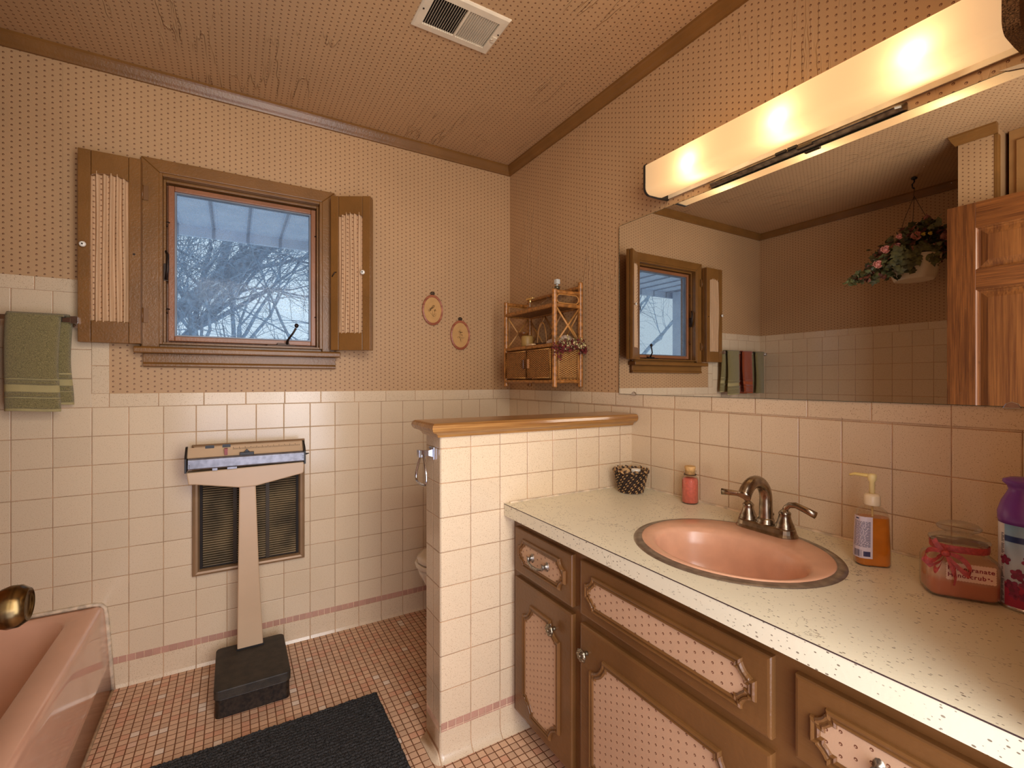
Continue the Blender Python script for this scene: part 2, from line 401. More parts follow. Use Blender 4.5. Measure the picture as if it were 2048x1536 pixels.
M_jar = glass('thick_jar_glass', tint=(0.93, 0.92, 0.86, 1), gl=2.2, hz=0.10, rough=0.06)
M_clear = glass('clear_glass', tint=(0.95, 0.94, 0.9, 1), gl=1.5, hz=0.03)
def soffit_mat():
    t = NT('ribbed_soffit'); c = t.coords(); n = t.noise(8, 4)
    col = t.mix(t.ss(n, 0.3, 0.7), srgb(196, 212, 232), srgb(214, 226, 242))
    f = t.m('FRACT', t.m('ADD', t.m('DIVIDE', c['x'], 0.2), 100.0))
    ln = t.m('MULTIPLY', t.ss(f, 0.0, 0.03), t.ss(f, 0.13, 0.10))
    col = t.mix(t.m('MULTIPLY', ln, 0.6), col, srgb(92, 108, 132))
    return t.fin(col, 0.7)
M_soffit = soffit_mat()
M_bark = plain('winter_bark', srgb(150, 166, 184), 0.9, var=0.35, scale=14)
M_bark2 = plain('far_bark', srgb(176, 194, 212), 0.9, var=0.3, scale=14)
M_mirrorm = None
def mirror_mat():
    t = NT('dusty_mirror'); t.coords(); t.n.remove(t.b)
    g = t.n.new('ShaderNodeBsdfGlossy'); g.inputs['Roughness'].default_value = 0.0; g.inputs['Color'].default_value = (0.80, 0.80, 0.78, 1)
    d = t.n.new('ShaderNodeBsdfDiffuse'); d.inputs[0].default_value = (0.55, 0.52, 0.48, 1)
    dust = t.ss(t.noise(380, 2, 0.6), 0.70, 0.75)
    sm = t.ss(t.noise(4.0, 5, 0.6, t.mapping((1, 1, 3))), 0.50, 0.75)
    top = t.ss(t.m('ADD', t.m('MULTIPLY', t.coords()['z'], 1.0), 0.0), 1.55, 1.85)
    f = t.m('ADD', t.m('MULTIPLY', dust, 0.35), t.m('MULTIPLY', t.m('MULTIPLY', sm, top), 0.10))
    mx = t.n.new('ShaderNodeMixShader'); t.put(mx.inputs[0], f); t.l.new(g.outputs[0], mx.inputs[1]); t.l.new(d.outputs[0], mx.inputs[2])
    t.l.new(mx.outputs[0], t.out.inputs[0]); return t.mat
M_mirror = mirror_mat()

# ------------------------------------------------------------------ the room shell
XL, YE, ZC = -2.46, -2.25, 2.42
WX0, WX1, WZ0, WZ1 = -1.63, -1.018, 1.335, 2.019       # window hole
P0 = 0.004                                              # wallpaper lies this much behind the tile face
b = MB()
b.m = 0
b.box(XL - 0.12, WX0, P0, 0.13, 0, ZC); b.box(WX1, 0.12, P0, 0.13, 0, ZC)
b.box(WX0, WX1, P0, 0.13, 0, WZ0); b.box(WX0, WX1, P0, 0.13, WZ1, ZC)
b.m = 1; b.box(XL, 0, 0, P0, 0.1195, 1.0865)
b.box(XL, -1.837, 0, P0, 1.0865, 1.5175)
b.m = 2; b.box(-1.837, 0, -0.001, P0, 1.0865, 1.139)
b.m = 3; b.box(XL, -1.785, -0.001, P0, 1.5175, 1.5665)
b.m = 4; b.box(-1.837, -1.785, -0.001, P0, 1.139, 1.5175)
b.m = 5; b.box(XL, 0, 0, P0, 0.093, 0.1195)
b.m = 6; b.box(XL, 0, -0.001, P0, 0.012, 0.093)
b.prism([(0.004, 0), (0.004, 0.03), (-0.001, 0.03), (-0.002, 0.012), (-0.008, 0.0)], 'x', XL, 0)
struct(b.build('wall_back', [M_paper_back, M_tile_back, M_cap_back, M_cap_hi, M_cap_vert, M_stripe_x, M_base_x]))

b = MB(); b.m = 0; b.box(P0, 0.12, YE - 0.12, 0.13, 0, ZC)
b.m = 1; b.box(0, P0, YE, P0, 0.1195, 1.0865)
b.m = 2; b.box(-0.001, P0, YE, P0, 1.0865, 1.139)
b.m = 3; b.box(0, P0, YE, P0, 0.093, 0.1195)
b.m = 1; b.box(0, P0, YE, P0, 0.0, 0.093)
struct(b.build('wall_right', [M_paper_mir, M_tile_mir, M_cap_mir, M_stripe_y]))

b = MB(); b.m = 0; b.box(XL - 0.12, XL - P0, YE - 0.12, 0.13, 0, ZC)
b.m = 1; b.box(XL - P0, XL, YE, 0, 0, 1.5175)
b.m = 2; b.box(XL - P0, XL + 0.001, YE, 0, 1.5175, 1.5665)
struct(b.build('wall_left', [M_paper_left, M_tile_left, M_cap_left]))

b = MB(); b.box(XL - 0.12, XL, YE - 1.2, YE - 0.12, 0, ZC); b.box(0.0, 0.12, YE - 1.2, YE - 0.12, 0, ZC); b.box(XL - 0.12, 0.12, YE - 1.3, YE - 1.2, 0, ZC)  # unseen hallway shell, added to keep sky light out of the doorway
struct(b.build('wall_hallway_blocker', plain('hallway_paint', srgb(205, 180, 150), 0.7)))
b = MB(); b.box(XL - 0.12, 0.12, YE - 1.3, YE - 0.12, ZC, ZC + 0.1); struct(b.build('ceiling_hallway_blocker', plain('hallway_ceiling_paint', srgb(225, 212, 195), 0.7)))  # unseen lid of the added shell, blocks sky light from above
b = MB(); b.box(XL, -1.735, YE - 0.12, YE, 0, ZC); b.box(-0.62, 0.0, YE - 0.12, YE, 0, ZC); b.box(-1.735, -0.62, YE - 0.12, YE, 2.06, ZC)  # doorway opening widened to let fill light reach the left wall
struct(b.build('wall_front', [M_paper_back]))
b = MB(); b.box(XL, -1.775, -1.585, -1.455, 0, ZC)
struct(b.build('wall_tub_end', [M_paper_left]))
b = MB(); b.box(XL - 0.12, 0.12, YE - 0.12, 0.13, ZC, ZC + 0.1)
struct(b.build('ceiling', [M_paper_ceil]))
b = MB(); b.box(XL - 0.12, 0.12, YE - 1.3, 0.13, -0.1, 0.0)
struct(b.build('floor', [M_floor]))

def crown(name, path, closed=False):
    """path: list of corner points at the wall face with inward unit normal sums"""
    prof = [(0.0, -0.049), (0.010, -0.049), (0.013, -0.042), (0.018, -0.034), (0.026, -0.016), (0.030, -0.010), (0.030, 0.0), (0.0, 0.0)]
    b = MB(); rings = []
    for (x, y, nx, ny) in path: rings.append([(x + nx * p, y + ny * p, ZC + q) for p, q in prof])
    b.loft(rings, smooth=False)
    o = b.build(name, M_trim); return struct(o)
crown('trim_1', [(XL, 0.004, 1, -1), (0.004, 0.004, -1, -1)])
crown('trim_2', [(0.004, 0.004, -1, -1), (0.004, YE, -1, 1)])
crown('trim_3', [(XL, 0.004, 1, -1), (XL, -1.455, 1, 1), (-1.775, -1.455, 1, 1), (-1.775, -1.585, 1, 0), (-1.775, -1.60, 1, 0)])
b = MB(); b.box(-1.81, -1.773, -1.600, -1.585, 0, ZC - 0.049)
struct(b.build('trim_4', M_trim, bevel=0.002))

# half wall with its tiled faces and flared base
HX, HY0, HY1, HT = -0.82, -0.968, -0.85, 1.012
b = MB(); b.m = 0; b.box(HX + 0.004, 0, HY0 + 0.004, HY1 - 0.0, 0, HT)
b.m = 1; b.box(HX + 0.003, 0, HY0, HY0 + 0.004, 0.1155, HT)
b.m = 2; b.box(HX + 0.003, 0, HY0, HY0 + 0.004, 0.088, 0.1155)
b.m = 3
pf = [(0.0, 0.088), (0.0, 0.035), (0.003, 0.02), (0.010, 0.008), (0.022, 0.0)]
ring = []
rings = []
for o_, z in pf:
    rr = 0.012 + o_
    rings.append([(0, HY0 - o_, z), (HX + 0.012, HY0 - o_, z)] + [(HX + 0.012 - rr * math.sin(a), HY0 + 0.012 - rr * math.cos(a), z) for a in (PI / 8, PI / 4, 3 * PI / 8)] + [(HX - o_, HY0 + 0.012, z), (HX - o_, HY1, z), (0, HY1, z)])
b.loft(rings, closed=False, cap=False, smooth=True)
b.m = 4
b.prism([(HX, HY0 + 0.006), (HX, HY1), (HX + 0.004, HY1), (HX + 0.004, HY0 + 0.004)], 'z', 0.1155, HT)
b.m = 1
b.prism([(HX + 0.003, HY0), (HX + 0.0015, HY0 + 0.0008), (HX + 0.0004, HY0 + 0.003), (HX, HY0 + 0.006), (HX + 0.004, HY0 + 0.006), (HX + 0.004, HY0)], 'z', 0.088, HT)
b.m = 2; b.prism([(HX, HY0 + 0.006), (HX, HY1), (HX + 0.004, HY1), (HX + 0.004, HY0 + 0.004)], 'z', 0.088, 0.1155)
hw = struct(b.build('wall_partition', [M_tile_back, M_hw_tile, M_stripe_x, M_hw_base, M_hw_end]))

# wooden cap: moulded profile swept along front, left end and back
prof = [(0.0, 1.012), (0.010, 1.012), (0.014, 1.020), (0.022, 1.026), (0.031, 1.028), (0.037, 1.034), (0.040, 1.043), (0.037, 1.052), (0.030, 1.057), (0.022, 1.058)]
b = MB(); rings = []
for p, z in prof: rings.append([(-0.003, HY0 - p, z), (HX - p, HY0 - p, z), (HX - p, HY1 + p, z), (-0.003, HY1 + p, z)])
b.loft(rings, smooth=False)
o = b.build('partition_cap', M_capwood, bevel=0.0015, origin=(-0.4, -0.909, 1.012))
tag(o, 'honey coloured moulded wooden cap running along the top of the tiled half wall', 'wall cap')

# white caulk line where counter meets half wall and mirror wall comes with the counter

# ------------------------------------------------------------------ window
# casing, jamb, sash, glass, stool and apron are the window
win = bpy.data.objects.new('window_1', None); COL.objects.link(win); win.location = (-1.324, 0, 1.335); struct(win)
WM['window_1'] = Matrix.Translation((-1.324, 0, 1.335))
cx0, cx1, cz1 = -1.686, -0.964, 2.071
b = MB()
yb = 0.003; yf = -0.020
b.prism([(cx0, 1.322), (WX0 + 0.002, 1.322), (WX0 + 0.002, WZ1), (cx0, cz1)], 'y', yf, yb)
b.prism([(WX1 - 0.002, 1.322), (cx1, 1.322), (cx1, cz1), (WX1 - 0.002, WZ1)], 'y', yf, yb)
b.prism([(cx0, cz1), (WX0 + 0.002, WZ1), (WX1 - 0.002, WZ1), (cx1, cz1)], 'y', yf, yb)
b.build('casing', M_trim, win, bevel=0.003)
b = MB()
b.box(WX0, WX0 + 0.012, yf + 0.003, 0.12, WZ0, WZ1); b.box(WX1 - 0.012, WX1, yf + 0.003, 0.12, WZ0, WZ1); b.box(WX0 + 0.012, WX1 - 0.012, yf + 0.003, 0.12, WZ1 - 0.012, WZ1); b.box(WX0 + 0.012, WX1 - 0.012, yf + 0.003, 0.12, WZ0, WZ0 + 0.008)
b.box(WX0 + 0.012, WX0 + 0.02, 0.018, 0.10, WZ0 + 0.008, WZ1 - 0.012); b.box(WX1 - 0.02, WX1 - 0.012, 0.018, 0.10, WZ0 + 0.008, WZ1 - 0.012); b.box(WX0 + 0.02, WX1 - 0.02, 0.018, 0.10, WZ1 - 0.022, WZ1 - 0.012)
b.build('jamb', M_trim, win, bevel=0.0015)
sx0, sx1, sz0, sz1 = -1.604, -1.040, 1.352, 1.992
b = MB(); w_ = 0.021
b.box(sx0, sx0 + w_, 0.034, 0.060, sz0, sz1); b.box(sx1 - w_, sx1, 0.034, 0.060, sz0, sz1); b.box(sx0 + w_, sx1 - w_, 0.034, 0.060, sz1 - w_, sz1); b.box(sx0 + w_, sx1 - w_, 0.034, 0.060, sz0, sz0 + w_)
b.build('window_sash', M_sash, win, bevel=0.003)
b = MB(); so = 0.030
b.box(WX0 + 0.012, sx0 + 0.006, 0.061, 0.10, WZ0, WZ1); b.box(sx1 - 0.006, WX1 - 0.012, 0.061, 0.10, WZ0, WZ1); b.box(sx0 + 0.006, sx1 - 0.006, 0.061, 0.10, sz1 - 0.006, WZ1); b.box(sx0 + 0.006, sx1 - 0.006, 0.061, 0.10, WZ0, sz0 + 0.006)
b.build('window_stop', M_sash, win)
b = MB(); w2 = 0.006
X0, X1, Z0, Z1 = sx0 + w_, sx1 - w_, sz0 + w_, sz1 - w_
b.box(X0, X0 + w2, 0.044, 0.07, Z0, Z1); b.box(X1 - w2, X1, 0.044, 0.07, Z0, Z1); b.box(X0 + w2, X1 - w2, 0.044, 0.07, Z1 - w2, Z1); b.box(X0 + w2, X1 - w2, 0.044, 0.07, Z0, Z0 + w2)
b.build('screen_frame', plain('blue_grey_seal', srgb(120, 125, 135), 0.5, 0.4), win)
b = MB(); b.box(X0 + w2, X1 - w2, 0.056, 0.059, Z0 + w2, Z1 - w2)
b.build('window_pane', M_screen, win)
b = MB()
b.prism([(-0.064, 1.300), (-0.060, 1.297), (-0.022, 1.297), (-0.020, 1.297), (0.003, 1.297), (0.003, 1.322), (-0.058, 1.322), (-0.064, 1.316)], 'x', -1.703, -0.947)
b.box(WX0, WX1, 0.003, 0.034, 1.322, WZ0 + 0.0)
b.build('window_sill', M_trim, win, bevel=0.002)
b = MB(); b.prism([(-0.003, 1.243), (-0.026, 1.247), (-0.026, 1.255), (-0.020, 1.262), (-0.020, 1.2965), (-0.001, 1.2965)], 'x', -1.679, -0.961); b.build('apron', M_trim, win, bevel=0.001)
# crank operator on the sill
b = MB(); b.prism(arc(0, 0, 1, 0, 0, 1)[:0] + [(-1.245, 0.004), (-1.13, 0.004), (-1.135, 0.030), (-1.24, 0.030)], 'z', 1.343, 1.350)
b.box(-1.205, -1.155, 0.004, 0.028, 1.350, 1.358)
b.tube([(-1.165, 0.008, 1.356), (-1.163, -0.004, 1.372), (-1.155, -0.020, 1.385), (-1.142, -0.028, 1.405), (-1.132, -0.032, 1.425)], [0.007, 0.005, 0.0045, 0.0045, 0.005], 8)
b.blob((-1.130, -0.034, 1.436), 0.009, 1, 1, 1.2)
b.build('window_crank', M_darkiron, win, bevel=0.001)
for px, pz in ((sx0 - 0.002, 1.83), (sx0 - 0.002, 1.475), (sx1 + 0.002, 1.86), (sx1 + 0.002, 1.48)):
    b = MB(); s_ = -1 if px < -1.3 else 1
    b.tube([(px, 0.030, pz - 0.010), (px + s_ * 0.007, 0.022, pz - 0.006), (px + s_ * 0.008, 0.02, pz + 0.003), (px + s_ * 0.001, 0.026, pz + 0.007), (px - s_ * 0.007, 0.030, pz + 0.007)], 0.0026, 6); b.build('screen_clip', M_darkiron, win)
b = MB(); b.box(sx0 - 0.013, sx0 + 0.001, 0.016, 0.034, 1.595, 1.665); b.tube([(sx0 - 0.005, 0.014, 1.60), (sx0, 0.006, 1.64), (sx0 + 0.001, 0.004, 1.70), (sx0 - 0.006, 0.012, 1.715)], [0.006, 0.005, 0.005, 0.004], 8)
b.build('sash_lock', M_darkiron, win)

# ------------------------------------------------------------------ shutters (each a stack of two folded leaves)
def shutter(name, label, hinge, rz, sgn, knob_at, extra_hook):
    """local x runs from the hinge outwards (times sgn), local -y is towards the room"""
    t = thing(name, label, 'shutter', hinge, rz)
    Wd, H = 0.182, 0.708
    def leaf(y0, y1, nm, cutout=True):
        b = MB(); X = lambda v: sgn * v
        st = 0.037
        def bx(a0, a1, z0, z1, yy0=y0, yy1=y1):
            b.box(min(X(a0), X(a1)), max(X(a0), X(a1)), yy0, yy1, z0, z1)
        bx(0, st - 0.001, 0, H); bx(Wd - st + 0.001, Wd, 0, H)
        bx(st, Wd - st, 0, 0.080, y0 + 0.0015, y1 - 0.0015)
        # top rail with a shallow scalloped lower edge
        lo, hi = st, Wd - st; n = 14; poly = [(X(lo), H), (X(lo), H - 0.094)]
        poly += [(X(lo + (hi - lo) * i / n), H - 0.094 + 0.014 * math.sin(PI * i / n) ** 0.7) for i in range(1, n)] + [(X(hi), H - 0.094), (X(hi), H)]
        b.prism(poly, 'y', y0 + 0.0015, y1 - 0.0015)
        return b.build(nm, M_trim, t, local=True, bevel=0.0018)
    leaf(-0.020, 0.0, 'rear_leaf'); leaf(-0.043, -0.023, 'front_leaf')
    # gathered fabric insert
    b = MB(); n = 60; rows = 10; R = []
    lo, hi = 0.036, Wd - 0.036
    for j in range(rows + 1):
        z = 0.076 + (H - 0.150 - 0.0) * j / rows; ring = []
        for i in range(n + 1):
            u = i / n; ph = 5.6 * u * 2 * PI + 0.5 * math.sin(j * 0.5 + u * 5)
            ring.append((sgn * (lo + (hi - lo) * u), -0.034 + 0.0078 * math.sin(ph) + 0.0012 * math.sin(2.3 * ph + j), z))
        R.append(ring)
    b.loft(R, closed=False, cap=False)
    b.build('fabric_insert', M_cloth, t, local=True)
    b = MB(); kx = sgn * knob_at[0]
    M_ = Matrix.Rotation(PI / 2, 4, 'X')
    b.lathe([(0.004, 0), (0.004, 0.006), (0.0095, 0.009), (0.0105, 0.013), (0.008, 0.017), (0.003, 0.0175)], (kx, -0.043, knob_at[1]), 16, M_)
    k = b.build('knob', M_knobwhite, t, local=True); k['label'] = 'white ceramic knob'
    b = MB(); b.lathe([(0.0028, 0), (0.0028, 0.0018), (0.001, 0.002)], (kx, -0.0602, knob_at[1]), 8, M_); b.build('screw', M_darkiron, k, local=True)
    for z in (0.115, 0.595):
        b = MB(); b.box(min(sgn * -0.018, 0), max(sgn * -0.018, 0), -0.0015, -0.0, z - 0.028, z + 0.028)
        b.tube([(sgn * 0.0, -0.003, z - 0.028), (sgn * 0.0, -0.003, z + 0.028)], 0.0035, 8)
        b.build('hinge', plain('painted_hinge', srgb(120, 80, 40), 0.4, 0.1), t, local=True)
    if extra_hook:
        b = MB(); hx = sgn * extra_hook[0]
        b.tube([(hx + 0.008, -0.044, extra_hook[1] + 0.012), (hx + 0.004, -0.052, extra_hook[1] + 0.010), (hx - 0.006, -0.050, extra_hook[1] - 0.004), (hx - 0.010, -0.046, extra_hook[1] - 0.008)], 0.0024, 6)
        b.build('hook', M_darkiron, t, local=True)
    else:
        b = MB(); b.lathe([(0.004, 0), (0.004, 0.002)], (sgn * 0.02, -0.043, 0.34), 10, M_); b.build('screw_hole', M_darkiron, t, local=True)
    return t
shutter('window_shutter', 'wide brown folding shutter with gathered dotted fabric, swung back left of the window', (-1.680, -0.024, 1.331), 0.0, -1, (0.166, 0.355), None)
shutter('window_shutter', 'narrow looking brown folding shutter with gathered fabric, angled out right of the window', (-0.968, -0.026, 1.330), -0.53, 1, (0.150, 0.355), (0.018, 0.345))

# ------------------------------------------------------------------ embroidery hoops
def hoop(name, label, c, kind):
    t = thing(name, label, 'wall decoration', c)
    rx, rz = 0.056, 0.078
    def oval(r, y, n=40, k=1.0): return [(rx * r * math.cos(a * 2 * PI / n), y, rz * r * math.sin(a * 2 * PI / n)) for a in range(n)]
    b = MB(); b.loft([oval(1.0, 0.0), oval(1.03, -0.004), oval(1.03, -0.010), oval(0.985, -0.0125), oval(0.94, -0.011), oval(0.93, -0.004)], cap=False, smooth=True); b.loft([oval(0.95, -0.010), oval(0.90, -0.0128), oval(0.865, -0.010), oval(0.865, -0.004)], cap=False)
    b.build('hoop_ring', wood('hoop_wood_' + kind, srgb(140, 70, 44), srgb(190, 118, 82), 'x', 0.35), t, local=True)
    b = MB(); b.prism([(p[0], p[2]) for p in oval(0.93, 0)], 'y', -0.006, 0.0); b.build('linen', plain('linen_' + kind, srgb(196, 150, 92), 0.9, var=0.06, scale=30, bumpd=0.0005, bscale=900), t, local=True)
    b = MB(); b.tube([(0.010 * math.cos(a), -0.006, rz + 0.010 + 0.007 * math.sin(a)) for a in [i * 2 * PI / 14 for i in range(14)]], 0.0028, 8, closed=True); b.box(-0.005, 0.005, -0.010, -0.003, rz + 0.000, rz + 0.010)
    b.build('hanger', plain('hanger_metal', srgb(70, 56, 44), 0.35, 0.7), t, local=True)
    st = MB(); th = plain('embroidery_thread_' + kind, srgb(112, 76, 28), 0.8, var=0.3, scale=90)
    r_ = random.Random(3 if kind == 'a' else 5); y = -0.0068
    if kind == 'a':
        for i in range(70):
            a = r_.uniform(-0.1, 1); u = -0.018 + 0.026 * a; w = -0.004 + 0.024 * a + r_.uniform(-0.006, 0.006); st.blob((u + r_.uniform(-.004, .004), y, w + 0.002), 0.0016, 1, .4, 1, 1)
        for i in range(16): st.blob((0.014 + r_.gauss(0, .003), y, -0.001 + r_.gauss(0, .003)), 0.0014, 1, .4, 1, 1)
        for pts in (((0.003, -0.034), (0.001, -0.02), (-0.002, 0)), ((0.004, -0.032), (0.010, -0.016), (0.014, -0.004)), ((0.002, -0.03), (-0.008, -0.02), (-0.012, -0.014)), ((0.004, -0.034), (0.018, -0.028), (0.019, -0.016), (0.008, -0.024))):
            st.tube([(p[0], y, p[1]) for p in pts], 0.0006, 5)
    else:
        for i in range(34): st.blob((0.0 + r_.gauss(0, .006), y, 0.016 + r_.gauss(0, .005)), 0.0015, 1, .4, 1, 1)
        for i in range(8): st.blob((0.008 + r_.gauss(0, .002), y, 0.0 + r_.gauss(0, .002)), 0.0014, 1, .4, 1, 1)
        for pts in (((0.004, -0.036), (0.002, -0.015), (0, 0.01)), ((0.004, -0.03), (-0.006, -0.012), (-0.004, 0)), ((-0.002, -0.012), (-0.012, -0.016), (-0.020, -0.012), (-0.012, -0.008), (-0.002, -0.012)), ((0.005, -0.014), (0.014, -0.020), (0.024, -0.012), (0.014, -0.010), (0.005, -0.014)), ((-0.004, 0.02), (-0.016, 0.022))):
            st.tube([(p[0], y, p[1]) for p in pts], 0.0007, 5)
    st.build('embroidery', th, t, local=True)
hoop('embroidery_hoop', 'oval embroidery hoop with a full leafy sprig, nearer the window and higher', (-0.472, 0.003, 1.561), 'a')
hoop('embroidery_hoop', 'oval embroidery hoop with a small thin flower, lower and nearer the rattan shelf', (-0.313, 0.003, 1.437), 'b')

# ------------------------------------------------------------------ wall heater grille
t = thing('wall_grille', 'dark louvred metal heater grille with beige frame set in the tiles behind the scale', 'grille', (-1.307, 0, 0.38))
gx0, gx1, gz0, gz1 = -1.520, -1.094, 0.382, 0.924
b = MB(); rings = []
for d_, y in ((0.0, 0.0), (0.0, -0.014), (0.005, -0.026), (0.012, -0.028), (0.020, -0.026), (0.024, -0.018), (0.026, -0.012), (0.026, 0.0)):
    rings.append([(gx0 + d_, y, gz0 + d_), (gx1 - d_, y, gz0 + d_), (gx1 - d_, y, gz1 - d_), (gx0 + d_, y, gz1 - d_)])
b.loft(rings, cap=False, smooth=False); b.build('grille_frame', M_grframe, t, bevel=0.001)
b = MB(); b.box(gx0 + 0.026, gx1 - 0.026, -0.003, -0.0005, gz0 + 0.026, gz1 - 0.026); b.box(gx0 + 0.026, gx0 + 0.036, -0.012, -0.003, gz0 + 0.026, gz1 - 0.026); b.box(gx1 - 0.036, gx1 - 0.026, -0.012, -0.003, gz0 + 0.026, gz1 - 0.026); b.build('backing', M_grdark, t)
b = MB(); z = gz0 + 0.035
while z < gz1 - 0.036:
    b.prism([(-0.016, z + 0.0005), (-0.0145, z + 0.004), (-0.004, z + 0.0065), (-0.004, z + 0.0045)], 'x', gx0 + 0.037, gx1 - 0.037); z += 0.0098
o = b.build('louvre', M_grslat, t); o['kind'] = 'stuff'
for xx in (-1.368, -1.245):
    b = MB(); b.box(xx - 0.007, xx + 0.007, -0.019, -0.004, gz0 + 0.030, gz1 - 0.030); b.build('mullion', plain('mullion_metal', srgb(62, 50, 34), 0.5, 0.4), t)

# ------------------------------------------------------------------ physician's scale
t = thing('balance_scale', 'beige upright balance beam scale with black platform standing before the wall grille', 'weighing scale', (-1.31, -0.25, 0))
bx0, bx1, by0, by1 = -1.434, -1.188, -0.405, -0.092
def slab(b, x0, x1, y0, y1, z0, z1, r, tp=0.004):
    rings = []
    for z, i_ in ((z0, 0.0), (z1 - tp, 0.0), (z1 - tp * 0.3, tp * 0.35), (z1, tp)):
        rings.append([(x, y, z) for x, y in rrect(x0 + i_, x1 - i_, y0 + i_, y1 - i_, r)])
    b.loft(rings, smooth=False)
b = MB(); slab(b, bx0 + 0.004, bx1 - 0.004, by0 + 0.004, by1 - 0.004, 0.0, 0.066, 0.016, 0.002); b.build('base', plain('speckled_black_iron', srgb(44, 34, 24), 0.5, 0.3, var=0.6, scale=90), t)
b = MB(); slab(b, bx0, bx1, by0, by1, 0.068, 0.100, 0.018, 0.004); b.build('platform', M_blackrub, t)
b = MB(); b.loft([[(-1.361 + dx, -0.150 - dy, z), (-1.268 + dx2, -0.150 - dy, z), (-1.268 + dx2, -0.108, z), (-1.361 + dx, -0.108, z)] for z, dx, dx2, dy in ((0.100, 0, 0, 0.0), (0.43, 0.003, -0.016, 0.0), (0.762, 0.007, -0.027, 0))], smooth=False)
b.build('post', M_scale, t, bevel=0.004)
b = MB(); b.box(-1.363, -1.266, -0.152, -0.106, 0.1, 0.106); b.build('post_foot', M_black, t)
b = MB(); b.prism([(-1.529, 0.835), (-1.523, 0.789), (-1.500, 0.787), (-1.355, 0.760), (-1.294, 0.760), (-1.125, 0.793), (-1.116, 0.797), (-1.112, 0.843)], 'y', -0.165, -0.105)
b.build('head', M_scale, t, bevel=0.004)
b = MB(); b.prism([(-0.172, 0.847), (-0.176, 0.851), (-0.176, 0.884), (-0.170, 0.889), (-0.164, 0.889), (-0.164, 0.847)], 'x', -1.524, -1.114); b.build('weight_rail', M_alum, t, bevel=0.001)
for xx in (-1.531, -1.1125):
    b = MB(); b.prism([(-0.178, 0.836), (-0.178, 0.890), (-0.166, 0.906), (-0.126, 0.930), (-0.108, 0.930), (-0.108, 0.836)], 'x', xx - 0.0035, xx + 0.0035); b.build('end_plate', M_black, t, bevel=0.001)
beam_y, beam_z = -0.128, 0.900
b = MB(); b.prism([(-0.150, 0.889), (-0.122, 0.925), (-0.120, 0.9235), (-0.148, 0.8875)], 'x', -1.527, -1.117); bm_ = b.build('graduated_beam', M_scale, t)
b = MB(); b.box(-1.527, -1.117, -0.158, -0.112, 0.848, 0.862); b.build('inner_trough', M_black, t)
b = MB()
for i in range(48):
    xx = -1.375 + i * 0.0052; L_ = 0.006 if i % 4 else 0.010
    s_ = (0.925 - 0.889) / 0.028; L_ *= 0.7; y0_ = -0.134
    zf = lambda y: 0.889 + (y + 0.150) * s_ + 0.0008
    V_ = [b.v(p) for p in ((xx, y0_, zf(y0_)), (xx + 0.0014, y0_, zf(y0_)), (xx + 0.0014, y0_ + L_, zf(y0_ + L_)), (xx, y0_ + L_, zf(y0_ + L_)))]; b._f(V_)
b.build('graduations', M_black, bm_)
b = MB(); b.box(-1.352, -1.302, -0.160, -0.144, 0.886, 0.900); b.prism([(-1.338, 0.900), (-1.316, 0.900), (-1.327, 0.912)], 'y', -0.156, -0.148); b.build('sliding_weight', M_black, t, bevel=0.001)
b = MB(); b.box(-1.405, -1.394, -0.154, -0.130, 0.893, 0.918); o = b.build('small_weight', plain('red_weight', srgb(150, 50, 34), 0.4), t); o['label'] = 'small red sliding weight'
for q_ in ((-1.470, -1.440, -0.126, -0.112, 0.918, 0.931), (-1.412, -1.384, -0.126, -0.112, 0.920, 0.932)): b = MB(); b.box(*q_); b.build('balance_stop', M_black, t)
b = MB(); b.tube([(-1.112, -0.142, 0.872), (-1.092, -0.142, 0.875)], [0.005, 0.0018], 8); b.build('pointer', M_black, t)
for q_ in ((-1.445, -1.428, -0.172, -0.160, 0.838, 0.848), (-1.395, -1.362, -0.174, -0.160, 0.839, 0.847)): b = MB(); b.box(*q_); b.build('latch', M_alum, t)
for xx, zz in ((-1.519, 0.856), (-1.519, 0.864), (-1.120, 0.862), (-1.120, 0.870)):
    b = MB(); b.lathe([(0.002, 0), (0.002, 0.001)], (xx, -0.1755, zz), 8, Matrix.Rotation(PI / 2, 4, 'X')); b.build('rivet', M_black, t)

# ------------------------------------------------------------------ bathtub
t = thing('bathtub', 'pink built in bathtub along the left side under the window wall', 'bathtub', (-2.11, -0.73, 0))
tx0, tx1, ty0, ty1 = -2.455, -1.776, -1.450, -0.003
RZ = 0.332
b = MB(); n = 6
def L(x0, x1, y0, y1, r, z): return [(x, y, z) for x, y in rrect(x0, x1, y0, y1, r, n)]
rings = [L(tx0, tx1, ty0, ty1, 0.004, 0.0), L(tx0, tx1 - 0.008, ty0, ty1, 0.006, 0.12), L(tx0, tx1 - 0.020, ty0, ty1, 0.010, 0.29), L(tx0, tx1 - 0.023, ty0, ty1, 0.012, 0.315), L(tx0 + .002, tx1 - 0.028, ty0 + .002, ty1 - .002, 0.014, 0.327), L(tx0 + .006, tx1 - 0.036, ty0 + .006, ty1 - .006, 0.016, RZ)]
rings += [L(tx0 + 0.045, tx1 - 0.105, ty0 + 0.06, ty1 - 0.028, 0.10, RZ - 0.002), L(tx0 + 0.052, tx1 - 0.113, ty0 + 0.068, ty1 - 0.035, 0.10, RZ - 0.012), L(tx0 + 0.07, tx1 - 0.135, ty0 + 0.09, ty1 - 0.09, 0.10, RZ - 0.10), L(tx0 + 0.09, tx1 - 0.16, ty0 + 0.12, ty1 - 0.18, 0.10, RZ - 0.22), L(tx0 + 0.12, tx1 - 0.20, ty0 + 0.16, ty1 - 0.24, 0.10, RZ - 0.265), L(tx0 + 0.2, tx1 - 0.26, ty0 + 0.3, ty1 - 0.34, 0.05, RZ - 0.27)]
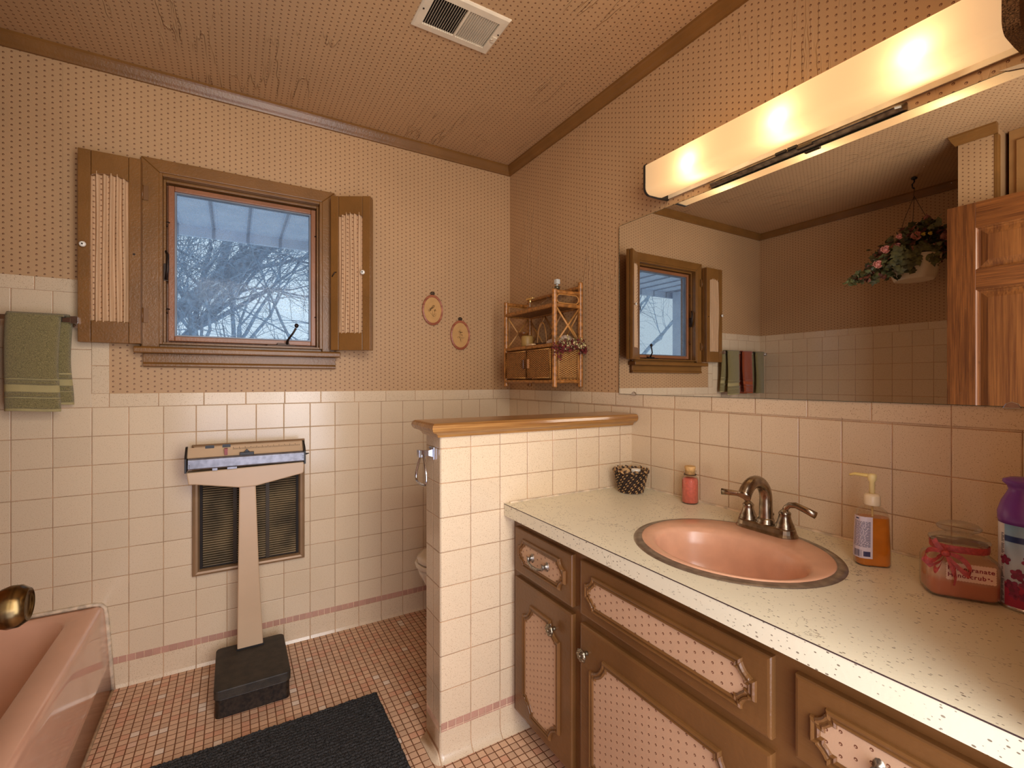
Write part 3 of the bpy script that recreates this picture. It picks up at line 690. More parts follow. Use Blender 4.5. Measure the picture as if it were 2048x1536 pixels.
b.loft(rings, smooth=True); b.build('tub_body', M_pink, t)
b = MB()
b.tube([(tx1 + 0.004, -0.010, 0.0), (tx1 - 0.004, -0.006, 0.12), (tx1 - 0.016, -0.004, 0.29), (tx1 - 0.020, -0.003, 0.318), (tx1 - 0.032, -0.003, 0.334), (tx1 - 0.055, -0.003, 0.339), (tx0, -0.003, 0.339)], 0.0075, 8)
b.tube([(tx1 + 0.003, -0.004, 0.001), (tx1 + 0.003, -1.45, 0.001)], 0.0055, 8)
o = b.build('caulk_bead', M_caulk, t); o['label'] = 'off-white caulk bead along wall and floor'

# ------------------------------------------------------------------ toilet (mostly behind the half wall)
t = thing('toilet', 'cream toilet standing behind the tiled half wall, only the seat front showing', 'toilet', (-0.35, -0.42, 0))
def eg(cx, lx, wy, z, y=-0.42, n=28, back=1.0):
    out = []
    for i in range(n):
        a = 2 * PI * i / n; c_, s_ = math.cos(a), math.sin(a)
        out.append((cx + (-lx * c_ if c_ > 0 else -lx * back * c_), y + wy * s_, z))
    return out
b = MB(); b.loft([eg(-0.38, 0.20, 0.11, 0.0), eg(-0.38, 0.18, 0.095, 0.04), eg(-0.39, 0.17, 0.085, 0.16), eg(-0.42, 0.22, 0.13, 0.27), eg(-0.44, 0.25, 0.17, 0.36), eg(-0.44, 0.255, 0.178, 0.385), eg(-0.44, 0.20, 0.13, 0.385), eg(-0.43, 0.12, 0.08, 0.25)]); b.build('bowl', M_toilet, t)
b = MB(); b.loft([eg(-0.44, 0.258, 0.182, 0.387), eg(-0.44, 0.265, 0.188, 0.392), eg(-0.44, 0.265, 0.188, 0.402), eg(-0.44, 0.258, 0.182, 0.407)]); b.build('seat', M_toilet, t)
b = MB(); b.loft([eg(-0.435, 0.255, 0.182, 0.409), eg(-0.435, 0.262, 0.187, 0.413), eg(-0.435, 0.260, 0.185, 0.423), eg(-0.435, 0.235, 0.165, 0.430), eg(-0.435, 0.12, 0.09, 0.433)]); b.build('lid', M_toilet, t)
b = MB(); b.box(-0.20, -0.012, -0.67, -0.17, 0.37, 0.70); b.build('tank', M_toilet, t, bevel=0.02, bseg=4)
b = MB(); b.box(-0.21, -0.006, -0.68, -0.16, 0.70, 0.735); b.build('tank_lid', M_toilet, t, bevel=0.01, bseg=3)

# ------------------------------------------------------------------ towel ring on the half wall end
t = thing('towel_ring', 'chrome towel ring hanging on the left end of the tiled half wall', 'towel ring', (HX, -0.909, 0.95))
b = MB(); b.prism([(-0.929, 0.936), (-0.889, 0.936), (-0.889, 0.976), (-0.929, 0.976)], 'x', HX - 0.006, HX - 0.0005)
b.loft([[(HX - 0.006, -0.922, 0.944), (HX - 0.006, -0.896, 0.944), (HX - 0.006, -0.896, 0.970), (HX - 0.006, -0.922, 0.970)], [(HX - 0.018, -0.917, 0.948), (HX - 0.018, -0.901, 0.948), (HX - 0.018, -0.901, 0.966), (HX - 0.018, -0.917, 0.966)], [(HX - 0.042, -0.920, 0.945), (HX - 0.042, -0.898, 0.945), (HX - 0.042, -0.898, 0.969), (HX - 0.042, -0.920, 0.969)], [(HX - 0.05, -0.920, 0.945), (HX - 0.05, -0.898, 0.945), (HX - 0.05, -0.898, 0.969), (HX - 0.05, -0.920, 0.969)]], smooth=False)
b.build('mount', M_chrome, t, bevel=0.001)
b = MB(); xr = HX - 0.036
pts = [(-0.914, 0.958), (-0.904, 0.958), (-0.885, 0.935), (-0.862, 0.890), (-0.862, 0.868), (-0.880, 0.860), (-0.938, 0.860), (-0.956, 0.868), (-0.956, 0.890), (-0.933, 0.935)]
def smooth_loop(p, it=2):
    for _ in range(it):
        q = []
        for i in range(len(p)):
            a, c_ = p[i], p[(i + 1) % len(p)]
            q += [tuple(0.75 * a[k] + 0.25 * c_[k] for k in range(len(a))), tuple(0.25 * a[k] + 0.75 * c_[k] for k in range(len(a)))]
        p = q
    return p
b.tube([(xr - 0.000 - (0.96 - z) * 0.05, y, z) for y, z in smooth_loop(pts)], 0.0042, 10, closed=True)
b.build('ring', M_chrome, t)

# ------------------------------------------------------------------ towel bar and towels
t = thing('towel_bar', 'chrome towel bar on the tiled wall left of the window shutter', 'towel bar', (-2.13, 0, 1.41))
b = MB(); b.box(-2.415, -1.868, -0.076, -0.068, 1.399, 1.417); b.build('bar', M_chrome, t, bevel=0.002)
for xx in (-1.868, -2.415):
    b = MB(); b.loft([[(xx + a_, 0.0, 1.408 + c_) for a_, c_ in rrect(-0.020, 0.020, -0.022, 0.022, 0.004)], [(xx + a_, -0.008, 1.408 + c_) for a_, c_ in rrect(-0.020, 0.020, -0.022, 0.022, 0.004)], [(xx + a_, -0.02, 1.408 + c_) for a_, c_ in rrect(-0.010, 0.010, -0.012, 0.012, 0.004)], [(xx + a_, -0.066, 1.408 + c_) for a_, c_ in rrect(-0.010, 0.010, -0.012, 0.012, 0.004)], [(xx + a_, -0.084, 1.408 + c_) for a_, c_ in rrect(-0.011, 0.011, -0.013, 0.013, 0.004)]], smooth=False)
    b.build('bracket', M_chrome, t, bevel=0.001)

def towel(name, label, x0, x1, front, back, mats, skew=0.0, seed=0, bands=True, shift=0.0):
    r_ = random.Random(seed); t = thing(name, label, 'towel', ((x0 + x1) / 2, -0.072, 1.41), 0, 'towels on the towel bar')
    zb = 1.419; nu = 16
    def sheet(off, ylo, L_, dy, xs, wid, nm):
        b = MB(); rows = 110; R = []
        th = 0.011
        for side in (0, 1):
            pass
        outer = []; 
        for j in range(rows + 1):
            s_ = j / rows; z = zb - L_ * s_ * 1.0; ring = []
            bandh = 0.0
            fr = (zb - z)
            d_end = L_ - fr
            in_flat = bands and ((0.066 < d_end < 0.094) or d_end < 0.010 or (0.044 < d_end < 0.051) or (0.108 < d_end < 0.115))
            ridge = bands and (abs(d_end - 0.0575) < 0.006 or abs(d_end - 0.101) < 0.006)
            tt = th * (0.66 if in_flat else (1.3 if ridge else 1.0))
            yc = ylo + dy * s_
            xc0 = xs - skew * s_ * 0.10 - 0.006 * math.sin(s_ * 3 + seed); xc1 = xc0 + wid * (1 + 0.015 * math.sin(s_ * 7 + seed))
            ring = []
            for i in range(nu + 1):
                u = i / nu; wv = 0.004 * math.sin(u * 5 + seed + s_ * 2.0) * (0.3 + s_)
                edge = math.sqrt(max(0, 1 - (2 * u - 1) ** 6))
                ring.append((xc0 + (xc1 - xc0) * u, yc - off * tt * edge + wv - 0.0 , z + 0.003 * math.sin(u * 4 + seed) * s_))
            for i in range(nu, -1, -1):
                u = i / nu; wv = 0.004 * math.sin(u * 5 + seed + s_ * 2.0) * (0.3 + s_)
                ring.append((xc0 + (xc1 - xc0) * u, yc + wv + 0.001, z + 0.003 * math.sin(u * 4 + seed) * s_))
            R.append(ring)
            for _ in range(1): pass
            b_in = in_flat
            outer.append(b_in)
        V = [[b.v(p) for p in r] for r in R]; nn = len(R[0])
        for j in range(rows):
            b.m = 1 if outer[j] and outer[j + 1] else 0
            for i in range(nn):
                k = (i + 1) % nn; b._f([V[j][i], V[j][k], V[j + 1][k], V[j + 1][i]], True)
        b.m = 0; b._f(V[0]); b._f(V[-1][::-1])
        return b.build(nm, mats, t)
    sheet(1.0, -0.083, front, -0.006, x0, x1 - x0 - 0.006, 'front_drape')
    sheet(1.0, -0.050, back, 0.012, x0 + shift, x1 - x0, 'back_drape')
    b = MB(); R = []
    for k in range(9):
        a = PI * k / 8; ring = []
        for i in range(nu + 1):
            u = i / nu; yy = -0.0725 + 0.0215 * math.cos(a); zz = zb - 0.002 + 0.011 * math.sin(a)
            ring.append((x0 + (shift * 0.5 if a < PI / 2 else 0) + (x1 - x0) * u, yy, zz))
        R.append(ring)
    b.loft(R, closed=False, cap=False); o = b.build('fold', mats, t)
    md = o.modifiers.new('s', 'SOLIDIFY'); md.thickness = 0.006; md.offset = -1
    return t
towel('hand_towel', 'olive green towel with banded ends, nearest the window shutter', -2.040, -1.893, 0.337, 0.315, [M_green, M_greenband], skew=0.10, seed=1, shift=0.018)
towel('hand_towel', 'rust red towel hanging between the two olive towels', -2.215, -2.085, 0.325, 0.33, [M_rust, M_rustband], seed=4)
towel('hand_towel', 'olive green towel at the left end of the bar, next to the corner', -2.370, -2.255, 0.33, 0.33, [M_green, M_greenband], seed=6, bands=False)

# ------------------------------------------------------------------ rug
b = MB(); nx, ny = 330, 220; rx0, rx1, ry0, ry1 = -1.735, -0.905, -1.12, -0.548
G = []
for j in range(ny + 1):
    row = []
    for i in range(nx + 1):
        u, v = i / nx, j / ny
        x = rx0 + (rx1 - rx0) * u; y = ry0 + (ry1 - ry0) * v
        e = min(u, 1 - u) * (rx1 - rx0); e2 = min(v, 1 - v) * (ry1 - ry0); ed = min(e, e2)
        h = 0.014 * min(1, ed / 0.012) ** 0.5
        rib = 0.5 + 0.5 * math.sin(y * 2 * PI / 0.0135 + 1.2 * noise.noise(Vector((x * 9, y * 9, 0))))
        h += (0.004 * rib + 0.0035 * noise.noise(Vector((x * 150, y * 220, 3))) + 0.002 * noise.noise(Vector((x * 60, y * 60, 1)))) * min(1, ed / 0.006)
        row.append(b.v((x + 0.003 * noise.noise(Vector((y * 40, 1, x * 3))), y + 0.003 * noise.noise(Vector((x * 40, 5, 0))), max(h, 0.001))))
    G.append(row)
for j in range(ny):
    for i in range(nx): b._f([G[j][i], G[j][i + 1], G[j + 1][i + 1], G[j + 1][i]], True)
o = b.build('bath_rug', M_rug, origin=(-1.3, -0.8, 0)); tag(o, 'thick charcoal ribbed bath rug lying on the mosaic floor', 'rug')

# ------------------------------------------------------------------ vanity
VX = -0.55; CT = 0.775; CF = -0.590; VY0, VY1 = -0.9705, YE + 0.002
t = thing('vanity_cabinet', 'brown painted vanity cabinet with wallpapered ornate doors under the speckled counter', 'cabinet', (-0.3, -1.6, 0))
b = MB(); TB = CT - 0.041
b.box(VX, VX + 0.02, VY1, VY0, 0.072, TB); b.box(VX + 0.02, -0.003, VY0 - 0.018, VY0, 0.072, TB); b.box(VX + 0.02, -0.003, VY1, VY1 + 0.018, 0.072, TB); b.box(VX + 0.02, -0.02, VY1 + 0.018, VY0 - 0.018, 0.072, 0.09); b.box(-0.02, -0.003, VY1 + 0.018, VY0 - 0.018, 0.072, TB); b.box(VX + 0.065, -0.003, VY1, VY0, 0.0, 0.072); b.build('body', M_vanity, t, bevel=0.001)
def orn(yc, zc, a, bb, r, d, x):
    """closed outline with concave scooped corners, offset inwards by d"""
    e = 0.010 if min(a, bb) > 0.05 else 0.007
    a2, b2 = a - d, bb - d; rr = r + d; pts = []
    for sy, sz in ((1, 1), (-1, 1), (-1, -1), (1, -1)):
        cyy, czz = sy * a, sz * bb
        arcp = []
        for k in range(9):
            th = PI / 2 * k / 8
            arcp.append((cyy - sy * rr * math.cos(th) if False else cyy - sy * rr * math.sin(PI / 2 - th), czz - sz * rr * math.sin(th)))
        # arcp from (a-rr, b) to (a, b-rr)
        arcp = [(p[0], min(p[1] * sz, b2 - e) * sz) for p in arcp]
        arcp = [(min(p[0] * sy, a2 - e) * sy, p[1]) for p in arcp]
        seq = [(cyy - sy * rr, sz * b2)] + arcp + [(sy * a2, czz - sz * rr)]
        if (sy, sz) in ((1, 1), (-1, -1)): seq = seq[::-1]
        pts += seq
    return [(x, yc + p[0], zc + p[1]) for p in pts]
def front(nm, y0, y1, z0, z1, oy0, oy1, oz0, oz1, r, hw_=None):
    """y0>y1 : left and right edge as seen in the photo"""
    b = MB(); x0, x1 = VX, VX - 0.016
    rings = []
    for x, i_ in ((x0, 0), (x1 + 0.004, 0), (x1 + 0.001, 0.002), (x1, 0.006)): rings.append([(x, y0 - i_, z0 + i_), (x, y1 + i_, z0 + i_), (x, y1 + i_, z1 - i_), (x, y0 - i_, z1 - i_)])
    b.loft(rings, smooth=False)
    fr = b.build(nm, M_vanity, t)
    yc, zc, a, bb = (oy0 + oy1) / 2, (oz0 + oz1) / 2, abs(oy0 - oy1) / 2, (oz1 - oz0) / 2
    b = MB(); x = x1
    b.loft([orn(yc, zc, a, bb, r, d, x - h) for d, h in ((0, 0), (0.001, 0.005), (0.004, 0.008), (0.007, 0.007), (0.008, 0.004), (0.010, 0.0045), (0.013, 0.0065), (0.016, 0.004), (0.017, 0.0))], cap=False, smooth=False)
    b.build('ornamental_moulding', M_vanity, fr)
    b = MB(); pl = orn(yc, zc, a, bb, r, 0.016, x - 0.0012); b._f([b.v(p) for p in pl]); o = b.build('papered_panel', M_panelpaper, fr)
    o['label'] = 'pinkish wallpapered inset panel'
    md = o.modifiers.new('s', 'SOLIDIFY'); md.thickness = 0.001
    if hw_ and hw_[0] == 'knob':
        b = MB(); R_ = Matrix.Rotation(-PI / 2, 4, 'Y')
        b.lathe([(0.006, 0), (0.0045, 0.004), (0.004, 0.012), (0.010, 0.015), (0.0165, 0.018), (0.0175, 0.021), (0.013, 0.0245), (0.004, 0.026)], (x1, hw_[1], hw_[2]), 24, R_, lobes=8, lob=0.08)
        for k in range(8):
            a_ = k * PI / 4; b.blob((x1 - 0.0235, hw_[1] + 0.0125 * math.cos(a_), hw_[2] + 0.0125 * math.sin(a_)), 0.0034, 0.7, 1, 1, 1)
        b.blob((x1 - 0.026, hw_[1], hw_[2]), 0.005, .6, 1, 1, 1)
        b.build('knob', plain('antique_brass', (0.26, 0.21, 0.14, 1), 0.35, 0.9, var=0.6, scale=250), fr)
    if hw_ and hw_[0] == 'pull':
        b = MB(); yy, zz = hw_[1], hw_[2]; w = 0.040
        for s_ in (-1, 1):
            b.lathe([(0.010, 0), (0.009, 0.003), (0.005, 0.006), (0.004, 0.016), (0.006, 0.020), (0.002, 0.022)], (x1, yy + s_ * w, zz), 12, Matrix.Rotation(-PI / 2, 4, 'Y'), sx=1.6)
        b.tube([(x1 - 0.016, yy + w, zz), (x1 - 0.022, yy + w * 0.8, zz - 0.008), (x1 - 0.024, yy + w * 0.3, zz - 0.013), (x1 - 0.024, yy - w * 0.3, zz - 0.013), (x1 - 0.022, yy - w * 0.8, zz - 0.008), (x1 - 0.016, yy - w, zz)], [0.003, 0.0034, 0.0046, 0.0046, 0.0034, 0.003], 8)
        b.build('drawer_pull', plain('antique_pewter', (0.24, 0.21, 0.17, 1), 0.35, 0.9, var=0.5, scale=200), fr)
    return fr
front('drawer', -1.000, -1.305, 0.557, 0.703, -1.026, -1.279, 0.585, 0.677, 0.026, ('pull', -1.150, 0.632))
front('door', -1.000, -1.305, 0.093, 0.537, -1.052, -1.252, 0.122, 0.480, 0.045, ('knob', -1.226, 0.464))
front('false_drawer', -1.342, -1.868, 0.557, 0.703, -1.366, -1.843, 0.582, 0.677, 0.028)
front('door', -1.342, -1.868, 0.093, 0.532, -1.384, -1.822, 0.122, 0.476, 0.050, ('knob', -1.372, 0.464))
front('drawer', -1.908, -2.235, 0.557, 0.697, -1.934, -2.21, 0.580, 0.670, 0.024, ('pull', -2.07, 0.625))
front('door', -1.908, -2.235, 0.093, 0.532, -1.950, -2.195, 0.122, 0.476, 0.045, ('knob', -1.935, 0.464))

# countertop with an oval cut for the sink
SCX, SCY, SA, SB = -0.312, -1.617, 0.222, 0.240       # sink ring centre, half width x, half width y
t = thing('countertop', 'off-white laminate countertop with dark speckles running along the mirror wall', 'countertop', (-0.3, -1.6, CT - 0.04))
b = MB(); N_ = 64
def ell(cx, cy, a, bb, z, n=N_): return [(cx + a * math.cos(2 * PI * i / n), cy + bb * math.sin(2 * PI * i / n), z) for i in range(n)]
def ray_rect(cx, cy, ang, x0, x1, y0, y1):
    c_, s_ = math.cos(ang), math.sin(ang); ts = []
    if c_ > 1e-9: ts.append((x1 - cx) / c_)
    if c_ < -1e-9: ts.append((x0 - cx) / c_)
    if s_ > 1e-9: ts.append((y1 - cy) / s_)
    if s_ < -1e-9: ts.append((y0 - cy) / s_)
    tt = min(ts); return (cx + tt * c_, cy + tt * s_)
# angles include the rectangle's corners
X0c, X1c, Y0c, Y1c = CF, -0.002, VY1, -0.9705
angs = sorted(set([2 * PI * i / N_ for i in range(N_)] + [math.atan2(y - SCY, x - SCX) % (2 * PI) for x in (X0c, X1c) for y in (Y0c, Y1c)]))
inn = [(SCX + (SA - 0.012) * math.cos(a), SCY + (SB - 0.012) * math.sin(a)) for a in angs]
out = [ray_rect(SCX, SCY, a, X0c, X1c, Y0c, Y1c) for a in angs]
rings = [[(x, y, CT - 0.04) for x, y in inn], [(x, y, CT) for x, y in inn], [(x, y, CT) for x, y in out], [(x, y, CT - 0.04) for x, y in out]]
b.loft(rings, ring_closed=True, smooth=False); b.build('top', M_counter, t)
b = MB(); b.box(CF - 0.0008, CF + 0.0003, Y0c, Y1c, CT - 0.0016, CT + 0.0002); b.build('edge_seam', plain('dark_laminate_seam', srgb(60, 42, 40), 0.5), t)
b = MB(); pts = []
for i in range(90):
    y = -0.974 + (VY1 + 0.974) * i / 89; pts.append((-0.004, y, CT + 0.001 + 0.001 * noise.noise(Vector((y * 40, 0, 0)))))
b.tube(pts, [0.0045 + 0.0022 * noise.noise(Vector((i * 1.7, 3, 0))) for i in range(90)], 6)
pts = [(x, -0.9735, CT + 0.001) for x in [CF + 0.02 + (abs(CF) - 0.025) * i / 40 for i in range(41)]]
b.tube(pts, [0.0042 + 0.002 * noise.noise(Vector((i * 1.7, 9, 0))) for i in range(41)], 6)
o = b.build('caulk_line', M_caulk, t); o['label'] = 'uneven yellowish caulk line'

# sink
t = thing('oval_sink', 'pink oval sink with a grey metal rim set into the speckled counter', 'sink', (SCX, SCY, CT))
b = MB(); b.loft([ell(SCX, SCY, SA + 0.002, SB + 0.002, CT + 0.0003), ell(SCX, SCY, SA, SB, CT + 0.0022), ell(SCX, SCY, SA - 0.020, SB - 0.018, CT + 0.0045), ell(SCX, SCY, SA - 0.021, SB - 0.019, CT + 0.001)], cap=False); b.build('metal_rim', M_steelband, t)
b = MB()
BX, BY, BA, BBh = -0.352, -1.630, 0.134, 0.178
def mixe(k, z): # blend between rim ellipse and bowl ellipse
    return ell(SCX - 0.008 + (BX - SCX + 0.008) * k, SCY + (BY - SCY) * k, (SA - 0.020) + (BA - SA + 0.020) * k, (SB - 0.018) + (BBh - SB + 0.018) * k, z)
rg = [ell(SCX, SCY, SA - 0.019, SB - 0.017, CT - 0.002), ell(SCX, SCY, SA - 0.020, SB - 0.018, CT + 0.0045), ell(SCX, SCY, SA - 0.024, SB - 0.022, CT + 0.0065), mixe(0.75, CT + 0.005), mixe(0.93, CT + 0.001), mixe(1.0, CT - 0.008)]
for s_, dz in ((0.975, 0.030), (0.94, 0.07), (0.86, 0.105), (0.68, 0.130), (0.38, 0.140), (0.12, 0.142)): rg.append(ell(BX - 0.004, BY, BA * s_, BBh * s_, CT - 0.008 - dz))
b.loft(rg, cap=False); b._f([b.v(p) for p in rg[-1]]); b.build('basin', M_pinksink, t)
b = MB(); b.lathe([(0.024, 0), (0.024, 0.003), (0.018, 0.004), (0.015, 0.001)], (BX - 0.004, BY, CT - 0.149), 24); b.build('drain', M_nickel, t)

# faucet
FX, FY, FZ = -0.128, -1.597, CT + 0.004
t = thing('bathroom_faucet', 'aged nickel two handle faucet with arched spout at the back of the pink sink', 'faucet', (FX, FY, FZ))
def stad(hl, w, z): # stadium along y
    p = [(FX + w * math.cos(a), FY + (hl - w) + w * math.sin(a), z) for a in [PI * i / 10 for i in range(11)]] + [(FX + w * math.cos(a), FY - (hl - w) + w * math.sin(a), z) for a in [PI + PI * i / 10 for i in range(11)]]
    return p
b = MB(); b.loft([stad(0.083, 0.031, FZ), stad(0.083, 0.031, FZ + 0.004), stad(0.079, 0.027, FZ + 0.010), stad(0.077, 0.025, FZ + 0.020), stad(0.074, 0.022, FZ + 0.024)], smooth=False); b.build('base_plate', M_nickel, t, bevel=0.001)
for s_, nm in ((1, 'handle'), (-1, 'handle')):
    cy_ = FY + s_ * 0.051
    b = MB(); b.lathe([(0.024, 0), (0.0245, 0.003), (0.022, 0.005), (0.0225, 0.009), (0.019, 0.015), (0.0155, 0.025), (0.0138, 0.034), (0.0145, 0.037), (0.015, 0.040), (0.012, 0.044), (0.008, 0.048), (0.004, 0.051)], (FX, cy_, FZ + 0.022), 24)
    hb = b.build('handle', M_nickel, t)
    z0 = FZ + 0.022; dx = -0.0
    b = MB(); P = [(0, 0.0, 0.044), (0, 0.003, 0.054), (0, 0.012, 0.063), (0, 0.028, 0.066), (0, 0.050, 0.060), (0, 0.076, 0.052)]
    if s_ == 1: P = [(0, 0.0, 0.044), (-0.001, 0.003, 0.053), (-0.003, 0.012, 0.061), (-0.010, 0.026, 0.066), (-0.018, 0.046, 0.066), (-0.026, 0.066, 0.066)]
    b.tube([(FX + p[0] + dx * i, cy_ + s_ * p[1], z0 + p[2]) for i, p in enumerate(P)], [0.008, 0.0075, 0.0075, 0.0078, 0.0085, 0.0095], 12, squash=0.75)
    b.build('lever', M_nickel, hb)
b = MB(); b.lathe([(0.024, 0), (0.0245, 0.004), (0.021, 0.007), (0.0215, 0.012), (0.0185, 0.018)], (FX, FY, FZ + 0.020), 24)
P = []; Rr = []
for i in range(7): P.append((FX, FY, FZ + 0.025 + 0.063 * i / 6)); Rr.append(0.0178 - 0.0018 * i / 6)
for i in range(1, 15):
    a = math.radians(152) * i / 14; P.append((FX - 0.050 + 0.050 * math.cos(a), FY, FZ + 0.088 + 0.052 * math.sin(a))); Rr.append(0.0158 + 0.0008 * i / 14)
P.append((FX - 0.099, FY, FZ + 0.106)); Rr.append(0.0178)
b.tube(P, Rr, 18); b.build('spout', M_nickel, t)
b = MB(); b.tube([(FX + 0.018, FY - 0.008, FZ + 0.022), (FX + 0.018, FY - 0.008, FZ + 0.044)], 0.0022, 8); b.blob((FX + 0.018, FY - 0.008, FZ + 0.046), 0.0045); b.build('lift_rod', M_nickel, t)

# ------------------------------------------------------------------ mirror and the light bar above
MY0, MY1, MZ0, MZ1 = -0.903, YE + 0.01, 1.1355, 1.8245
t = thing('wall_mirror', 'large frameless wall mirror above the tile backsplash', 'mirror', (0, -1.57, MZ0))
b = MB(); b.box(-0.0055, -0.0015, MY1, MY0, MZ0, MZ1); b.build('mirror_glass', M_mirror, t)
b = MB(); b.box(-0.0058, -0.0012, MY0, MY0 + 0.0015, MZ0, MZ1); b.box(-0.0058, -0.0012, MY1, MY0, MZ0 - 0.0012, MZ0); b.box(-0.0058, -0.0012, MY1, MY0, MZ1, MZ1 + 0.001); b.build('glass_edge', plain('green_glass_edge', srgb(70, 84, 66), 0.3, 0.3), t)
for y in (-0.985, -2.04):
    b = MB(); b.prism([(y - 0.014, MZ0 - 0.004), (y + 0.014, MZ0 - 0.004), (y + 0.009, MZ0 + 0.006), (y, MZ0 + 0.010), (y - 0.009, MZ0 + 0.006)], 'x', -0.0085, -0.0056); b.build('mirror_clip', M_chrome, t, bevel=0.001)
b = MB(); b.prism([(-2.02, MZ1 + 0.006), (-2.052, MZ1 + 0.003), (-2.08, MZ1 - 0.006), (-2.06, MZ1 - 0.008), (-2.035, MZ1 - 0.001)], 'x', -0.009, -0.0059); b.build('mirror_clip', M_chrome, t)

LY0, LY1, LZ0, LZ1, LX = -1.153, -2.056, 1.848, 1.953, -0.122
def lens_mat():
    t = NT('frosted_lens'); t.n.remove(t.b)
    tr = t.n.new('ShaderNodeBsdfTranslucent'); tr.inputs[0].default_value = srgb(250, 222, 172)
    df = t.n.new('ShaderNodeBsdfDiffuse'); df.inputs[0].default_value = srgb(225, 185, 130)
    gl = t.n.new('ShaderNodeBsdfGlossy'); gl.inputs['Roughness'].default_value = 0.25
    m1 = t.n.new('ShaderNodeMixShader'); m1.inputs[0].default_value = 0.35; t.l.new(tr.outputs[0], m1.inputs[1]); t.l.new(df.outputs[0], m1.inputs[2])
    m2 = t.n.new('ShaderNodeMixShader'); m2.inputs[0].default_value = 0.06; t.l.new(m1.outputs[0], m2.inputs[1]); t.l.new(gl.outputs[0], m2.inputs[2])
    em = t.n.new('ShaderNodeEmission'); em.inputs[0].default_value = (1.0, 0.72, 0.43, 1); em.inputs[1].default_value = LENS_GLOW
    ad = t.n.new('ShaderNodeAddShader'); t.l.new(m2.outputs[0], ad.inputs[0]); t.l.new(em.outputs[0], ad.inputs[1])
    t.l.new(ad.outputs[0], t.out.inputs[0]); return t.mat
LENS_GLOW = 0.34
t = thing('vanity_light_bar', 'long frosted light bar glowing warm above the mirror with dark end caps', 'light fixture', (0, -1.6, 1.9))
def lprof(d=0.0): # x,z outline of the lens from wall bottom round to wall top
    p = [(-0.040, LZ0 + 0.003), (-0.055, LZ0 + 0.001 + d)] + [(LX + d + 0.024 + (0.024) * math.cos(a), LZ0 + d + 0.024 + 0.024 * math.sin(a)) for a in [1.5 * PI - i * PI / 2 / 8 for i in range(9)]]
    p += [(LX + d + 0.008 + 0.008 * math.cos(a), LZ1 - d - 0.008 + 0.008 * math.sin(a)) for a in [PI - i * PI / 2 / 4 for i in range(5)]] + [(-0.028, LZ1 - d)]
    return p
b = MB(); pr = lprof(); b.loft([[(x, y, z) for x, z in pr] for y in (LY0 - 0.004, LY1 + 0.004)], closed=False, cap=False, smooth=True)
b.build('frosted_lens', lens_mat(), t)
b = MB(); b.box(-0.006, -0.002, LY1 + 0.004, LY0 - 0.004, LZ0 + 0.006, LZ1 - 0.002); b.build('back_plate', plain('white_back_plate', srgb(235, 220, 190), 0.5), t)
M_hammer = plain('hammered_bronze', srgb(120, 92, 60), 0.45, 0.6, var=0.8, scale=420, bumpd=0.002, bscale=400)
for ya, yb2 in ((LY0 - 0.004, LY0 + 0.004), (LY1 + 0.004, LY1 - 0.020)):
    b = MB(); pp = [(-0.002, LZ0), (-0.05, LZ0 - 0.003)] + [(LX - 0.003 + 0.026 + 0.026 * math.cos(a), LZ0 - 0.003 + 0.026 + 0.026 * math.sin(a)) for a in [1.5 * PI - i * PI / 2 / 8 for i in range(9)]] + [(LX - 0.003 + 0.01 + 0.01 * math.cos(a), LZ1 + 0.003 - 0.01 + 0.01 * math.sin(a)) for a in [PI - i * PI / 2 / 4 for i in range(5)]] + [(-0.002, LZ1 + 0.003)]
    b.prism(pp, 'y', min(ya, yb2), max(ya, yb2)); b.build('end_cap', M_hammer if yb2 < -2 else M_black, t, bevel=0.001)
b = MB()
for a in range(8):
    an = a * PI / 4; b.tube([(-0.062 + 0.010 * math.cos(an), LY1 - 0.0215, 1.90 + 0.010 * math.sin(an)), (-0.062 + 0.036 * math.cos(an), LY1 - 0.0215, 1.90 + 0.036 * math.sin(an))], 0.0018, 6)
b.build('end_cap_star', plain('pale_brass_inlay', srgb(220, 190, 140), 0.35, 0.6), t)
for y in (-1.335, -1.625, -1.915):
    b = MB(); b.blob((-0.060, y, 1.895), 0.026, 1, 1, 1, 3)
    o = b.build('bulb', plain('bulb_glass', srgb(250, 240, 215), 0.3), t)
    ld = bpy.data.lights.new('bulb_light', 'POINT'); ld.energy = 0.55; ld.color = (1.0, 0.86, 0.62); ld.shadow_soft_size = 0.012
    lo = bpy.data.objects.new('bulb_light', ld); COL.objects.link(lo); lo.parent = t; lo.location = (-0.088, y + 1.6, -0.008)

# slim switch channel between the fixture and the mirror
t = thing('switch_channel', 'slim tarnished metal channel with a switch under the glowing light bar', 'switch strip', (0, -1.6, 1.835))
b = MB(); rings = []
def chprof(k): return [(-0.0015, 1.8275 + 0.0), (-0.016 * k, 1.8285), (-0.024 * k, 1.833), (-0.026 * k, 1.838), (-0.022 * k, 1.8435), (-0.0015, 1.846)]
for y, k in ((-1.336, 0.15), (-1.338, 0.6), (-1.345, 1), (-1.848, 1), (-1.860, 0.75), (-1.866, 0.15)): rings.append([(x, y, z) for x, z in chprof(k)])
b.loft(rings, smooth=False); b.build('channel_body', M_tarn, t, bevel=0.001)
b = MB()
for y0_, y1_ in ((-1.565, -1.595), (-1.60, -1.625)): b.box(-0.030, -0.024, y1_, y0_, 1.8375, 1.8445)
b.build('switch', M_black, t)
b = MB(); b.box(-0.031, -0.020, -1.665, -1.625, 1.829, 1.836); b.build('slide_switch', plain('dark_steel', srgb(72, 62, 50), 0.35, 0.7), t, bevel=0.001)
b = MB(); b.tube([(-0.0265, -1.37, 1.8355), (-0.0265, -1.845, 1.8355)], 0.0012, 6); b.build('groove_wire', M_black, t)

